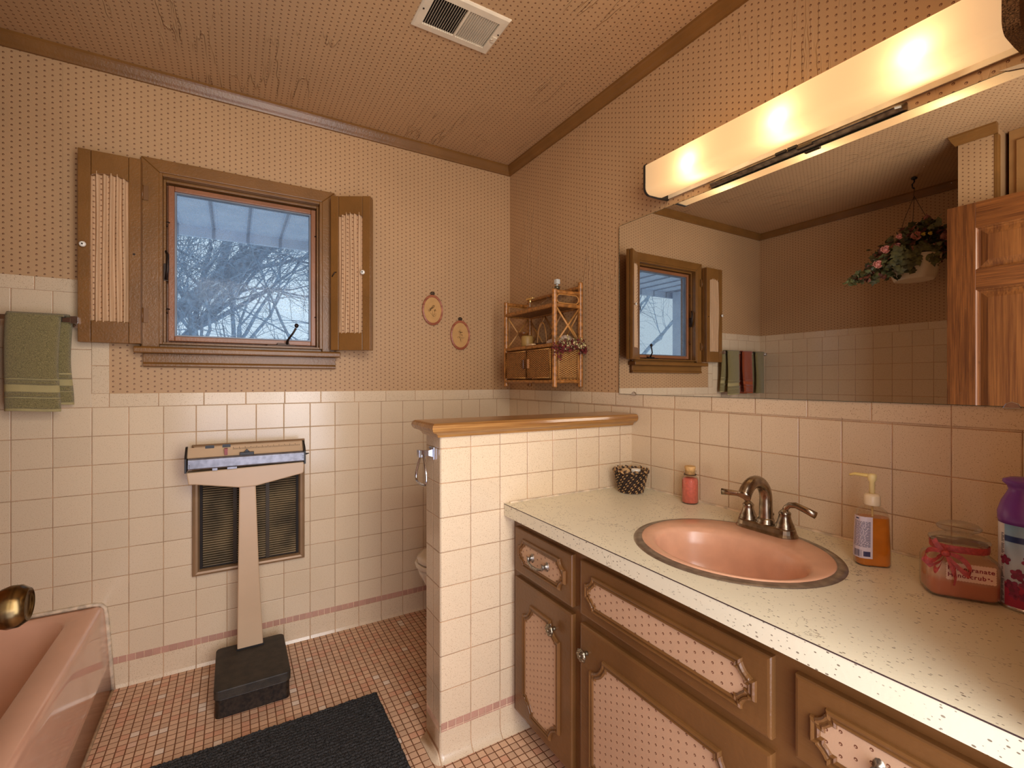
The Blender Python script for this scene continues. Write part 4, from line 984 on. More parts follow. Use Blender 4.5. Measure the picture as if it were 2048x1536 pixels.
# ------------------------------------------------------------------ ceiling vent
vx0, vx1, vy0, vy1 = -0.850, -0.557, -0.966, -0.774; vz = ZC
t = thing('ceiling_vent', 'cream louvred ceiling vent with two banks of slats', 'vent', (-0.70, -0.87, vz))
b = MB(); rings = []
for d_, dz in ((0.0, 0.0), (0.001, -0.004), (0.006, -0.008), (0.030, -0.009), (0.031, -0.003)):
    rings.append([(vx0 + d_, vy0 + d_, vz + dz), (vx1 - d_, vy0 + d_, vz + dz), (vx1 - d_, vy1 - d_, vz + dz), (vx0 + d_, vy1 - d_, vz + dz)])
b.loft(rings, cap=False, smooth=False); b.box(-0.7055, -0.6975, vy0 + 0.03, vy1 - 0.03, vz - 0.009, vz - 0.002); b.build('vent_frame', M_white, t)
b = MB(); b.box(vx0 + 0.03, vx1 - 0.03, vy0 + 0.03, vy1 - 0.03, vz - 0.0012, vz - 0.0002); b.build('duct_opening', M_black, t)
for bank, (xa, xb, tilt) in enumerate(((vx0 + 0.034, -0.708, 0.0035), (-0.695, vx1 - 0.034, -0.0022))):
    n = 13
    for i in range(n):
        xx = xa + (xb - xa) * (i + 0.5) / n
        b = MB(); b.prism([(xx - 0.0006 - tilt * 0.5, vz - 0.009), (xx + 0.0006 - tilt * 0.5, vz - 0.009), (xx + 0.0006 + tilt * 0.5, vz - 0.0015), (xx - 0.0006 + tilt * 0.5, vz - 0.0015)], 'y', vy0 + 0.031, vy1 - 0.031)
        b.build('slat', M_white, t)
for xx, yy in ((vx0 + 0.013, -0.87), (vx1 - 0.012, -0.89)):
    b = MB(); b.lathe([(0.003, 0), (0.003, -0.0015), (0.001, -0.002)], (xx, yy, vz - 0.009), 10); b.build('screw', M_darkiron, t)
b = MB(); b.box(vx1 - 0.024, vx1 - 0.008, -0.875, -0.850, vz - 0.012, vz - 0.009); b.tube([(vx1 - 0.018, -0.862, vz - 0.011), (vx1 - 0.03, -0.868, vz - 0.016)], 0.002, 6); b.build('damper_lever', M_white, t)

# ------------------------------------------------------------------ rattan wall shelf
sx0_, sx1_, sy0_, sy1_ = -0.168, -0.024, -0.252, -0.674   # post centres: front x, back x, left y, right y
t = thing('rattan_shelf', 'rattan wall shelf with wicker doors hung in the corner beside the mirror', 'shelf', (-0.09, -0.46, 1.16))
def wrap(b, p0, p1, r=0.0115, step=0.0042, seg=10):
    p0, p1 = Vector(p0), Vector(p1); n = max(2, int((p1 - p0).length / step)); pts = []; rs = []
    for i in range(n + 1):
        pts.append(p0 + (p1 - p0) * i / n); rs.append(r * (1.0 if i % 2 else 0.90))
    b.tube(pts, rs, seg)
for (x, y, top) in ((sx0_, sy0_, 1.590), (sx0_, sy1_, 1.590), (sx1_, sy0_, 1.622), (sx1_, sy1_, 1.632)):
    b = MB(); wrap(b, (x, y, 1.160), (x, y, top), 0.0125); b.build('post', M_rat, t)
Zt, Zm, Zb = 1.522, 1.346, 1.186
for z in (Zt, Zb):
    b = MB(); wrap(b, (sx0_, sy0_, z), (sx0_, sy1_, z), 0.0105); b.build('front_rail', M_rat, t)
b = MB(); wrap(b, (sx0_, sy0_, Zm), (sx0_, sy1_, Zm), 0.0105); b.build('front_rail', M_rat, t)
for y in (sy0_, sy1_):
    for z in (1.580, Zt, Zm, Zb):
        b = MB(); wrap(b, (sx0_, y, z), (sx1_, y, z), 0.0095); b.build('side_rail', M_rat, t)
for z in (1.610, Zt, Zm, Zb):
    b = MB(); wrap(b, (sx1_, sy0_, z), (sx1_, sy1_, z), 0.0095); b.build('back_rail', M_rat, t)
for z in (Zt, Zm, Zb):
    b = MB(); b.box(sx0_, sx1_, sy1_, sy0_, z - 0.003, z + 0.003); b.build('shelf_board', M_weaves if False else weave('shelf_weave_%d' % int(z * 1000), 'y', 'x', srgb(96, 54, 20), srgb(176, 118, 54)), t)
for y in (sy0_, sy1_):
    for (za, zb_) in ((Zm + 0.012, Zt - 0.010), (Zt - 0.010, Zm + 0.012)):
        b = MB(); b.tube([(sx0_ + 0.01, y, za), (sx1_ - 0.01, y, zb_)], 0.0045, 8); b.build('cross_brace', M_ratl, t)
    b = MB(); cxm = (sx0_ + sx1_) / 2; hw2 = (sx1_ - sx0_) / 2 - 0.012
    b.tube([(cxm + px, y, 1.551 + pz) for px, pz in rrect(-hw2, hw2, -0.019, 0.019, 0.0185, 6)], 0.0028, 6, closed=True); b.build('oval_loop', M_ratl, t)
for k in range(3):
    ya = sy0_ + (sy1_ - sy0_) * k / 3; yb3 = sy0_ + (sy1_ - sy0_) * (k + 1) / 3
    for (za, zb_) in ((Zm + 0.012, Zt - 0.010), (Zt - 0.010, Zm + 0.012)):
        b = MB(); b.tube([(sx1_, ya, za), (sx1_, yb3, zb_)], 0.0045, 8); b.build('cross_brace', M_ratl, t)
# wicker panels and doors
b = MB(); b.box(sx0_ + 0.010, sx1_ - 0.010, sy1_ + 0.001, sy1_ + 0.006, Zb + 0.008, Zm - 0.008); b.build('side_panel', M_weaves, t)
b = MB(); b.box(sx0_ + 0.010, sx1_ - 0.010, sy0_ - 0.006, sy0_ - 0.001, Zb + 0.008, Zm - 0.008); b.build('side_panel', M_weaves, t)
b = MB(); b.tube([(x, sy1_ - 0.006, z) for x, z in ((sx0_ + 0.018, Zb + 0.014), (sx1_ - 0.018, Zb + 0.014), (sx1_ - 0.018, Zm - 0.014), (sx0_ + 0.018, Zm - 0.014))], 0.0035, 6, closed=True); b.build('panel_cane', M_ratl, t)
ym = (sy0_ + sy1_) / 2
for (ya, yb3, hy, dx, nm) in ((sy0_ - 0.014, ym - 0.001, ym + 0.022, 0.0, 'l'), (ym - 0.003, sy1_ + 0.014, ym - 0.026, 0.004, 'r')):
    x = sx0_ - 0.010 - dx
    b = MB(); b.box(x, x + 0.006, yb3, ya, Zb + 0.013, Zm - 0.013); dd = b.build('door', M_weave, t)
    b = MB(); b.tube([(x - 0.001, y, z) for y, z in ((ya - 0.003, Zb + 0.016), (yb3 + 0.003, Zb + 0.016), (yb3 + 0.003, Zm - 0.016), (ya - 0.003, Zm - 0.016))], 0.0036, 6, closed=True); b.build('door_edge_cane', M_ratl, dd)
    b = MB(); b.box(x - 0.010, x, hy - 0.006, hy + 0.006, 1.246, 1.290); b.build('handle', wood('handle_wood_' + nm, srgb(96, 50, 18) if nm == 'l' else srgb(150, 92, 42), srgb(70, 36, 14) if nm == 'l' else srgb(186, 126, 64), 'z'), dd, bevel=0.002)

# things on the rattan shelf
SZ = Zt + 0.003
t = thing('perfume_bottle', 'clear glass bottle with square glass stopper on the top of the rattan shelf', 'bottle', (-0.100, -0.600, SZ))
b = MB(); b.lathe([(0.019, 0), (0.021, 0.003), (0.021, 0.062), (0.017, 0.074), (0.009, 0.080), (0.009, 0.086)], (-0.100, -0.600, SZ), 20, sx=1.0, sy=1.1); b.build('body', M_clear, t)
b = MB(); b.lathe([(0.0125, 0), (0.0125, 0.014), (0.010, 0.015)], (-0.100, -0.600, SZ + 0.082), 20); b.build('collar', plain('dark_pewter', srgb(110, 104, 84), 0.3, 0.7), t)
b = MB(); b.box(-0.110, -0.090, -0.610, -0.590, SZ + 0.106, SZ + 0.128); b.box(-0.104, -0.096, -0.604, -0.596, SZ + 0.097, SZ + 0.106); b.build('stopper', plain('pale_glass_stopper', srgb(205, 205, 195), 0.15), t, bevel=0.002)
t = thing('perfume_bottle', 'small pear shaped perfume bottle with gold bar cap on the rattan shelf top', 'bottle', (-0.120, -0.405, SZ))
b = MB(); b.lathe([(0.012, 0), (0.018, 0.004), (0.020, 0.014), (0.014, 0.032), (0.007, 0.042), (0.006, 0.048)], (-0.120, -0.405, SZ), 20); b.build('body', M_clear, t)
b = MB(); b.lathe([(0.010, 0), (0.016, 0.003), (0.017, 0.012), (0.010, 0.022)], (-0.120, -0.405, SZ + 0.002), 16); b.build('perfume', plain('amber_perfume', srgb(150, 90, 30), 0.1), t)
b = MB(); b.lathe([(0.006, 0), (0.006, 0.014)], (-0.120, -0.405, SZ + 0.047), 12); b.box(-0.127, -0.113, -0.435, -0.375, SZ + 0.061, SZ + 0.070); b.build('cap', plain('gold_cap', (0.85, 0.62, 0.25, 1), 0.3, 0.9), t, bevel=0.002)
t = thing('glass_dish', 'round lidded glass dish standing behind the corner post on the rattan shelf top', 'dish', (-0.085, -0.505, SZ))
b = MB(); b.lathe([(0.015, 0), (0.028, 0.006), (0.034, 0.018), (0.032, 0.026)], (-0.085, -0.505, SZ), 24); b.build('bowl', M_clear, t)
b = MB(); b.lathe([(0.033, 0.0), (0.030, 0.010), (0.018, 0.020), (0.006, 0.024), (0.005, 0.030), (0.008, 0.036), (0.003, 0.041)], (-0.085, -0.505, SZ + 0.026), 24); b.build('lid', M_clear, t)
b = MB(); b.lathe([(0.012, 0), (0.024, 0.006), (0.028, 0.016), (0.01, 0.020)], (-0.085, -0.505, SZ + 0.002), 16); b.build('contents', plain('brown_contents', srgb(120, 72, 34), 0.6), t)
SM = Zm + 0.003
t = thing('pillar_candle', 'stubby yellow-green candle on the middle of the rattan shelf', 'candle', (-0.125, -0.385, SM))
b = MB(); b.lathe([(0.029, 0), (0.030, 0.002), (0.030, 0.056), (0.026, 0.062), (0.022, 0.058)], (-0.125, -0.385, SM), 28); b.build('wax', plain('olive_wax', srgb(160, 124, 66), 0.5, var=0.08), t)
b = MB(); b.tube([(-0.125, -0.385, SM + 0.056), (-0.124, -0.385, SM + 0.068)], 0.001, 5); b.build('wick', M_black, t)
t = thing('wooden_vase', 'brown flared wooden vase left of the candle on the rattan shelf', 'vase', (-0.100, -0.310, SM))
b = MB(); b.lathe([(0.020, 0), (0.018, 0.006), (0.010, 0.02), (0.012, 0.045), (0.024, 0.078), (0.030, 0.085), (0.027, 0.085), (0.020, 0.076)], (-0.100, -0.310, SM), 20); b.build('vase_body', M_doorp, t)
t = thing('handled_basket', 'little dark basket with a tall arched cane handle on the rattan shelf', 'basket', (-0.095, -0.470, SM))
b = MB(); b.lathe([(0.030, 0), (0.036, 0.008), (0.040, 0.020), (0.036, 0.020), (0.026, 0.004)], (-0.095, -0.470, SM), 24); b.build('bowl', weave('basket_weave_small', 'y', 'z', srgb(50, 26, 16), srgb(110, 66, 36), 0.008, 0.004), t)
b = MB(); b.tube([(-0.095, -0.470 + 0.038 * math.cos(a), SM + 0.016 + 0.105 * math.sin(a)) for a in [PI * i / 24 for i in range(25)]], 0.003, 8); b.build('handle', M_ratl, t)
t = thing('soap_bar', 'pale soap bar lying at the front edge of the rattan shelf', 'soap', (-0.150, -0.455, SM))
b = MB(); b.box(-0.162, -0.138, -0.485, -0.430, SM + 0.012 - 0.012, SM + 0.016); b.build('soap_body', plain('pale_soap', srgb(220, 185, 140), 0.5), t, bevel=0.004, bseg=3)
def shell(label, x, y, s_, rz):
    t = thing('sea_shell', label, 'shell', (x, y, SM), rz, 'white shells on the rattan shelf')
    b = MB(); n = 24; rings = []
    for j in range(8):
        v = j / 7; ring = []
        for i in range(n + 1):
            u = i / n; a = PI * (0.08 + 0.84 * u); rr = s_ * v * (1 + 0.05 * math.sin(i * PI)) ; ridge = 0.06 * s_ * math.cos(u * 12 * PI) * v
            ring.append((rr * math.cos(a), -0.35 * s_ * math.sin(PI * u) * math.sin(PI * v * 0.8) - ridge, 0.001 + rr * math.sin(a)))
        rings.append(ring)
    b.loft(rings, closed=False, cap=False); o = b.build('shell_body', plain('shell_white', srgb(206, 180, 158), 0.4, var=0.08, scale=60), t, local=True)
    md = o.modifiers.new('s', 'SOLIDIFY'); md.thickness = 0.0025
shell('larger white scallop shell standing upright, left of the corner post on the rattan shelf', -0.120, -0.585, 0.030, -1.0)
shell('white scallop shell tilted right of the corner post on the rattan shelf', -0.095, -0.622, 0.030, -0.3)
shell('white scallop shell leaning at the back behind the corner post', -0.055, -0.600, 0.050, -0.6)

# dried flowers hanging over the shelf side
t = thing('dried_flower_bunch', 'bunch of dried dark red and cream flowers hung on the side of the rattan shelf', 'dried flowers', (-0.10, -0.70, 1.35))
M_dred = plain('dried_red_petals', srgb(112, 36, 32), 0.8, var=0.4, scale=80); M_dcream = plain('dried_cream_petals', srgb(205, 186, 130), 0.8, var=0.3, scale=80); M_dstem = plain('dried_stems', srgb(120, 96, 50), 0.8)
r_ = random.Random(11); br = MB(); bc = MB(); bs = MB()
def petalball(b, c, r, n=9):
    for _ in range(n):
        d = Vector((r_.gauss(0, 1), r_.gauss(0, 1), r_.gauss(0, 1))).normalized(); q = Vector(c) + d * r * 0.6
        a = d.orthogonal().normalized(); e = d.cross(a); w = r * 0.55
        V_ = [b.v(q - a * w), b.v(q + e * w + d * w * 0.3), b.v(q + a * w + d * w * 0.5), b.v(q - e * w + d * w * 0.1)]; b._f(V_, True)
for i in range(120):
    u = r_.random(); x = -0.185 + 0.175 * u + r_.gauss(0, 0.004); z = 1.325 + 0.020 * math.sin(u * 3) + r_.gauss(0, 0.014) - (0.03 if r_.random() < 0.2 and u < 0.3 else 0)
    petalball(br, (x, -0.694 + r_.gauss(0, 0.009), z), 0.0075)
for i in range(75):
    u = r_.random(); x = -0.15 + 0.13 * u; z = 1.352 + r_.gauss(0, 0.012)
    petalball(bc, (x, -0.694 + r_.gauss(0, 0.008), z), 0.0065)
for i in range(26):
    u = r_.random(); x = -0.18 + 0.16 * u
    bs.tube([(x, -0.69, 1.33), (x + r_.gauss(0, .012), -0.695, 1.355), (x + r_.gauss(0, .02), -0.70 + r_.gauss(0, .006), 1.372 + r_.random() * 0.014)], 0.0009, 5)
br.build('red_flowers', M_dred, t, recalc=False); bc.build('cream_flowers', M_dcream, t, recalc=False); bs.build('stems', M_dstem, t)

# ------------------------------------------------------------------ things on the counter
# woven basket
bxc, byc = -0.098, -1.062
t = thing('woven_basket', 'small dark and tan woven basket in the counter corner by the half wall', 'basket', (bxc, byc, CT))
bd = MB(); bt_ = MB(); rows = 11
for j in range(rows):
    z = CT + 0.004 + j * 0.0066; R = 0.044 + 0.015 * (j / (rows - 1)) ** 0.9; n = 34
    for i in range(n):
        a = (i + 0.5 * (j % 2)) * 2 * PI / n; bb = bt_ if (i + j) % 3 == 0 else bd
        M_ = Matrix.Rotation(a, 4, 'Z') @ Matrix.Rotation(0.55, 4, 'X')
        bb.blob((bxc + R * math.cos(a), byc + R * math.sin(a), z), 0.0042, 0.75, 1.35, 0.7, 1, M_)
for i in range(44):
    a = i * 2 * PI / 44; R = 0.0615 + 0.003 * math.sin(i * 1.9); bb = bd if i % 2 else bt_
    M_ = Matrix.Rotation(a, 4, 'Z') @ Matrix.Rotation(0.6 if i % 2 else -0.6, 4, 'X')
    bb.blob((bxc + R * math.cos(a), byc + R * math.sin(a), CT + 0.081 + 0.002 * math.sin(i * 1.3)), 0.0058, 0.75, 1.9, 0.75, 1, M_)
bd.build('dark_strands', plain('dark_wicker', srgb(58, 38, 26), 0.5, var=0.3), t); bt_.build('tan_strands', plain('tan_wicker', srgb(176, 136, 88), 0.5, var=0.25), t)
b = MB(); b.lathe([(0.040, 0.001), (0.043, 0.01), (0.056, 0.076), (0.054, 0.076), (0.041, 0.012), (0.038, 0.004)], (bxc, byc, CT), 28, cap=True); b.build('inner_wall', plain('wicker_shade', srgb(64, 42, 26), 0.8), t)
t = thing('bottle_cap_jar', 'little jar with ribbed white lid peeking out of the woven basket', 'jar', (bxc + 0.005, byc - 0.020, CT + 0.006))
b = MB(); b.lathe([(0.013, 0), (0.014, 0.004), (0.014, 0.06)], (bxc + 0.005, byc - 0.020, CT + 0.006), 20); b.build('jar_body', plain('milky_jar', srgb(200, 180, 150), 0.3), t)
b = MB(); b.lathe([(0.0165, 0), (0.0165, 0.016), (0.014, 0.018)], (bxc + 0.005, byc - 0.020, CT + 0.070), 40, lobes=20, lob=0.03); b.build('lid', M_knobwhite, t)
t = thing('wooden_ball', 'pale wooden knob lying in the woven basket beside the white lid', 'wooden ball', (bxc - 0.006, byc + 0.020, CT + 0.058))
b = MB(); b.blob((bxc - 0.006, byc + 0.020, CT + 0.072), 0.016, 1, 1.2, 0.9); b.build('ball', plain('pale_wood_ball', srgb(206, 170, 120), 0.5), t)

# corked bottle of pink salt
cx_, cy2 = -0.045, -1.284
t = thing('corked_bottle', 'small corked glass bottle of pink bath salt by the backsplash', 'bottle', (cx_, cy2, CT))
b = MB(); b.lathe([(0.024, 0.0), (0.027, 0.003), (0.027, 0.078), (0.025, 0.086), (0.019, 0.093), (0.0185, 0.104), (0.0205, 0.106), (0.0205, 0.110)], (cx_, cy2, CT), 28); b.build('glass', M_clear, t)
b = MB(); b.lathe([(0.022, 0.003), (0.0255, 0.005), (0.0255, 0.076), (0.022, 0.084), (0.012, 0.086)], (cx_, cy2, CT), 28); b.build('bath_salt', plain('pink_salt', srgb(214, 104, 84), 0.6, var=0.12, scale=120), t)
b = MB(); b.lathe([(0.015, 0), (0.0165, 0.020), (0.0175, 0.022), (0.0175, 0.030), (0.016, 0.031)], (cx_, cy2, CT + 0.094), 20); b.build('cork', plain('cork', srgb(214, 170, 108), 0.8, var=0.2, scale=80), t)
b = MB(); b.tube([(cx_ + 0.0195 * math.cos(a), cy2 + 0.0195 * math.sin(a), CT + 0.097) for a in [i * 2 * PI / 20 for i in range(20)]], 0.0014, 6, closed=True); b.build('wire_tie', M_darkiron, t)

# soap pump bottle (turned: long axis roughly across the view)
pcx, pcy, prz = -0.138, -1.848, math.radians(-48)
t = thing('soap_dispenser', 'amber liquid soap pump bottle on the counter beside the sink', 'soap dispenser', (pcx, pcy, CT), prz)
def rr3(hx, hy, r, z, n=5): return [(x, y, z) for x, y in rrect(-hx, hx, -hy, hy, r, n)]
b = MB(); b.loft([rr3(0.031, 0.018, 0.014, 0.0), rr3(0.034, 0.020, 0.016, 0.004), rr3(0.034, 0.020, 0.016, 0.030), rr3(0.031, 0.019, 0.015, 0.105), rr3(0.027, 0.017, 0.014, 0.122), rr3(0.018, 0.014, 0.012, 0.130), rr3(0.012, 0.012, 0.0115, 0.133), rr3(0.012, 0.012, 0.0115, 0.140)])
b.build('bottle_body', M_clear, t, local=True)
M_soap = plain('amber_soap', srgb(236, 138, 26), 0.12, var=0.15, scale=25, coat=0.3); M_soap.node_tree.nodes['Principled BSDF'].inputs['Transmission Weight'].default_value = 0.35
b = MB(); b.loft([rr3(0.030, 0.017, 0.013, 0.002), rr3(0.0325, 0.0185, 0.0145, 0.006), rr3(0.0325, 0.0185, 0.0145, 0.030), rr3(0.0298, 0.0178, 0.014, 0.108)]); b.build('liquid_soap', M_soap, t, local=True)
b = MB(); b.lathe([(0.0150, 0), (0.0155, 0.002), (0.0155, 0.020), (0.0148, 0.022), (0.0105, 0.026)], (0, 0, 0.134), 40, lobes=20, lob=0.015); b.build('collar', plain('milky_plastic', srgb(235, 214, 176), 0.35), t, local=True)
b = MB(); b.lathe([(0.0055, 0), (0.0055, 0.028), (0.0075, 0.030), (0.0085, 0.038), (0.0085, 0.044), (0.004, 0.046)], (0, 0, 0.158), 16)
b.build('pump_head', plain('yellowed_plastic', srgb(238, 216, 150), 0.35), t, local=True)
b = MB(); b.tube([(0.006, 0.0, 0.1985), (-0.012, 0.010, 0.1985), (-0.026, 0.020, 0.199), (-0.034, 0.026, 0.195)], [0.0062, 0.0055, 0.005, 0.004], 10, squash=0.7); b.build('pump_nozzle', plain('yellowed_plastic_nozzle', srgb(236, 210, 130), 0.35), t, local=True)
b = MB(); b.tube([(0, 0, 0.135), (0.004, 0, 0.01)], 0.002, 6); b.build('dip_tube', plain('dip_tube_plastic', srgb(230, 190, 120), 0.4), t, local=True)
# label panel on the -x -y side
b = MB()
lab = [[(-0.0355 + 0.0012 * (z > 0.1), 0.004, z) for z in ()]]
def labp(u, z): # wraps the left end face: u from -1 (front -y side) to 1 (+y side)
    k = 1 - 0.09 * max(0, (z - 0.03) / 0.075)
    path = [(-0.006, -0.0202), (-0.020, -0.0202), (-0.0295, -0.016), (-0.0342, -0.007), (-0.0348, 0.004)]
    s_ = (u + 1) / 2 * (len(path) - 1); i = min(int(s_), len(path) - 2); f = s_ - i
    x = path[i][0] * (1 - f) + path[i + 1][0] * f; y = path[i][1] * (1 - f) + path[i + 1][1] * f
    return (x * k * 1.008 - 0.0003, y * (k * 0.35 + 0.65) * 1.01 - 0.0002, z)
R = [[labp(-1 + 2 * i / 16, 0.018 + 0.092 * j / 10) for i in range(17)] for j in range(11)]
b.loft(R, closed=False, cap=False); o = b.build('back_label', plain('lilac_label', srgb(214, 200, 206), 0.4, var=0.05), t, local=True); o['label'] = 'pale lilac instruction label'
b = MB(); r_ = random.Random(4)
def strip(u0, u1, z0, z1):
    n = 6; A = []; Bv = []
    for i in range(n + 1):
        u = u0 + (u1 - u0) * i / n; p = labp(u, z0); q = labp(u, z1)
        A.append(b.v((p[0] * 1.012, p[1] * 1.012 - 0.0003, p[2]))); Bv.append(b.v((q[0] * 1.012, q[1] * 1.012 - 0.0003, q[2])))
    for i in range(n): b._f([A[i], A[i + 1], Bv[i + 1], Bv[i]])
z = 0.098
while z > 0.042:
    u = -0.85
    while u < 0.75:
        w = r_.uniform(0.10, 0.38); strip(u, min(u + w, 0.8), z, z + 0.0011); u += w + 0.07
    z -= 0.0026
for i in range(12): strip(-0.2 + i * 0.075, -0.2 + i * 0.075 + r_.choice((0.02, 0.045)), 0.021, 0.036)
strip(-0.85, -0.35, 0.0225, 0.0335); strip(0.2, 0.6, 0.1035, 0.1065)
b.build('printed_lines', plain('navy_ink', srgb(54, 50, 88), 0.5), t.children[-1] if t.children[-1].name.startswith('back_label') else o, local=True)

# text helper: flat lettering turned into a mesh
def text_part(name, body, size, M_, mat, parent, space=1.0, offset=0.0, extr=0.0002):
    cu = bpy.data.curves.new(name, 'FONT'); cu.body = body; cu.size = size; cu.align_x = 'CENTER'; cu.align_y = 'CENTER'; cu.extrude = extr; cu.offset = offset; cu.space_character = space
    ob = bpy.data.objects.new(name + '_tmp', cu); COL.objects.link(ob); bpy.context.view_layer.update()
    me = bpy.data.meshes.new_from_object(ob.evaluated_get(bpy.context.evaluated_depsgraph_get())); bpy.data.objects.remove(ob)
    me.transform(WM[parent.name].inverted() @ M_); me.materials.clear(); me.materials.append(mat)
    o = bpy.data.objects.new(name, me); COL.objects.link(o); o.parent = parent; WM[o.name] = WM[parent.name]
    return o

# glass jar of scrub
jx, jy, jrz = -0.166, -2.003, math.radians(-58.0)
t = thing('scrub_jar', 'squat glass jar of pink hand scrub with a red ribbon bow', 'jar', (jx, jy, CT), jrz)
# local frame: -y is the face towards the camera, x runs to the right in the photo
def jr(hx, hy, r, z): return rr3(hx, hy, r, z, 6)
JX, JY = 0.0545, 0.037
b = MB(); b.loft([jr(JX - 0.006, JY - 0.006, 0.014, 0), jr(JX - 0.001, JY - 0.001, 0.018, 0.004), jr(JX, JY, 0.018, 0.012), jr(JX, JY, 0.018, 0.064), jr(JX - 0.003, JY - 0.002, 0.020, 0.074), jr(JX - 0.012, JY - 0.004, 0.03, 0.083), jr(0.041, 0.032, 0.031, 0.087), jr(0.041, 0.032, 0.031, 0.103)], cap=True); b.build('glass_body', M_jar, t, local=True)
b = MB(); b.loft([jr(JX - 0.008, JY - 0.008, 0.012, 0.003), jr(JX - 0.003, JY - 0.003, 0.016, 0.008), jr(JX - 0.002, JY - 0.002, 0.016, 0.062), jr(JX - 0.006, JY - 0.005, 0.018, 0.070)])
M_scr = NT('pink_scrub'); M_scr.coords(); nn_ = M_scr.noise(30, 4); zc_ = M_scr.coords()['z']
M_scr.fin(M_scr.mix(M_scr.ss(M_scr.m('ADD', zc_, M_scr.m('MULTIPLY', nn_, 0.02)), 0.040, 0.052), srgb(214, 128, 92), srgb(222, 172, 138)), 0.45); M_scr = M_scr.mat
b.build('scrub', M_scr, t, local=True)
b = MB(); b.lathe([(0.043, 0), (0.046, 0.002), (0.045, 0.006), (0.036, 0.011), (0.022, 0.014), (0.020, 0.017), (0.031, 0.022), (0.034, 0.027), (0.028, 0.033), (0.014, 0.037), (0.003, 0.038)], (0, 0, 0.103), 48, sx=1.0, sy=0.8, lobes=16, lob=0.012); b.build('lid', M_jar, t, local=True)
M_rib = plain('red_ribbon', srgb(176, 66, 58), 0.5, var=0.2, scale=200, bumpd=0.0006, bscale=600)
b = MB(); b.loft([[(x * s_, y * s_, z) for x, y, z in jr(0.0425, 0.0335, 0.032, z_)] for z_, s_ in ((0.088, 1.01), (0.090, 1.02), (0.100, 1.02), (0.101, 1.01))], cap=False); b.build('ribbon_band', M_rib, t, local=True)
def ribbon(b, pts, w, tw=(0, 0, 1)):
    A = []; Bv = []
    for i, p in enumerate(pts):
        d = Vector(tw) if not callable(tw) else tw(i / (len(pts) - 1)); A.append(b.v(Vector(p) + d * w[i] / 2)); Bv.append(b.v(Vector(p) - d * w[i] / 2))
    for i in range(len(pts) - 1): b._f([A[i], A[i + 1], Bv[i + 1], Bv[i]], True)
b = MB(); kx, ky, kz = -0.032, -0.042, 0.088
def loopr(dx, dz, sz, w0=0.012):
    pts = []; ws = []
    for i in range(13):
        a = 2 * PI * i / 12; s_ = math.sin(a / 2)
        pts.append((kx + dx * s_ * (1), ky - 0.010 * s_ + 0.006 * math.sin(a), kz + dz * s_ + sz * math.sin(a) * 0.5)); ws.append(w0 * (0.4 + 0.6 * s_))
    ribbon(b, pts, ws, (0.25, 0.2, 0.94))
loopr(-0.032, -0.008, 0.018); loopr(0.034, -0.026, 0.022); loopr(-0.018, -0.028, 0.016)
loopr(0.012, -0.034, 0.014)
ribbon(b, [(kx, ky - 0.004, kz), (kx - 0.008, ky - 0.010, kz - 0.014), (kx - 0.022, ky - 0.010, kz - 0.024), (kx - 0.034, ky - 0.006, kz - 0.012)], [0.005, 0.010, 0.011, 0.010], (0.5, 0, 0.86))
ribbon(b, [(kx, ky - 0.004, kz), (kx + 0.010, ky - 0.006, kz - 0.022), (kx + 0.014, ky - 0.005, kz - 0.042), (kx + 0.012, ky - 0.004, kz - 0.058)], [0.005, 0.006, 0.004, 0.003], (1, 0, 0))
ribbon(b, [(kx, ky + 0.002, kz), (kx - 0.010, ky + 0.004, kz + 0.012), (kx - 0.014, ky + 0.008, kz + 0.022)], [0.005, 0.009, 0.009], (0.7, 0, 0.7))
b.blob((kx, ky - 0.004, kz), 0.006, 1.2, 0.8, 1)
o = b.build('ribbon_bow', M_rib, t, local=True, recalc=False)
# scalloped paper label
b = MB(); lw_, lh_ = 0.0345, 0.0155; pts = []
n = 16
for i in range(n * 2): pts.append((-lw_ + 2 * lw_ * i / (n * 2), lh_ + 0.0012 * (i % 2)))
for i in range(14): pts.append((lw_ + 0.0012 * (i % 2), lh_ - 2 * lh_ * i / 14))
for i in range(n * 2): pts.append((lw_ - 2 * lw_ * i / (n * 2), -lh_ - 0.0012 * (i % 2)))
for i in range(14): pts.append((-lw_ - 0.0012 * (i % 2), -lh_ + 2 * lh_ * i / 14))
b.prism([(p[0] + 0.006, p[1] + 0.054) for p in pts], 'y', -JY - 0.0010, -JY - 0.0003)
lb = b.build('paper_label', plain('label_paper', srgb(236, 200, 172), 0.8, var=0.04), t, local=True); lb['label'] = 'scalloped paper label with handwriting'
Wj = WM[t.name]; face = Wj @ Matrix.Translation((0.006, -JY - 0.0012, 0.0)) @ Matrix.Rotation(PI / 2, 4, 'X')
M_ink = plain('red_marker_ink', srgb(150, 34, 38), 0.6)
text_part('handwriting', 'Pomegranate', 0.0112, face @ Matrix.Translation((0, 0.0605, 0)), M_ink, lb, 1.12, 0.0002)
text_part('handwriting', 'Handscrub', 0.0112, face @ Matrix.Translation((-0.006, 0.0475, 0)), M_ink, lb, 1.12, 0.0002)
for hx_, hz_ in ((0.0245, 0.0485), (0.0285, 0.0460)):
    b = MB(); V_ = []
    for k in range(24):
        a = 2 * PI * k / 24; px_ = 16 * math.sin(a) ** 3; pz_ = 13 * math.cos(a) - 5 * math.cos(2 * a) - 2 * math.cos(3 * a) - math.cos(4 * a)
        V_.append(face @ Vector((hx_ + px_ * 0.000105, hz_ + pz_ * 0.000105, 0.0002)))
    b._f([b.v(p) for p in V_]); b.build('drawn_heart', M_ink, lb, recalc=False)

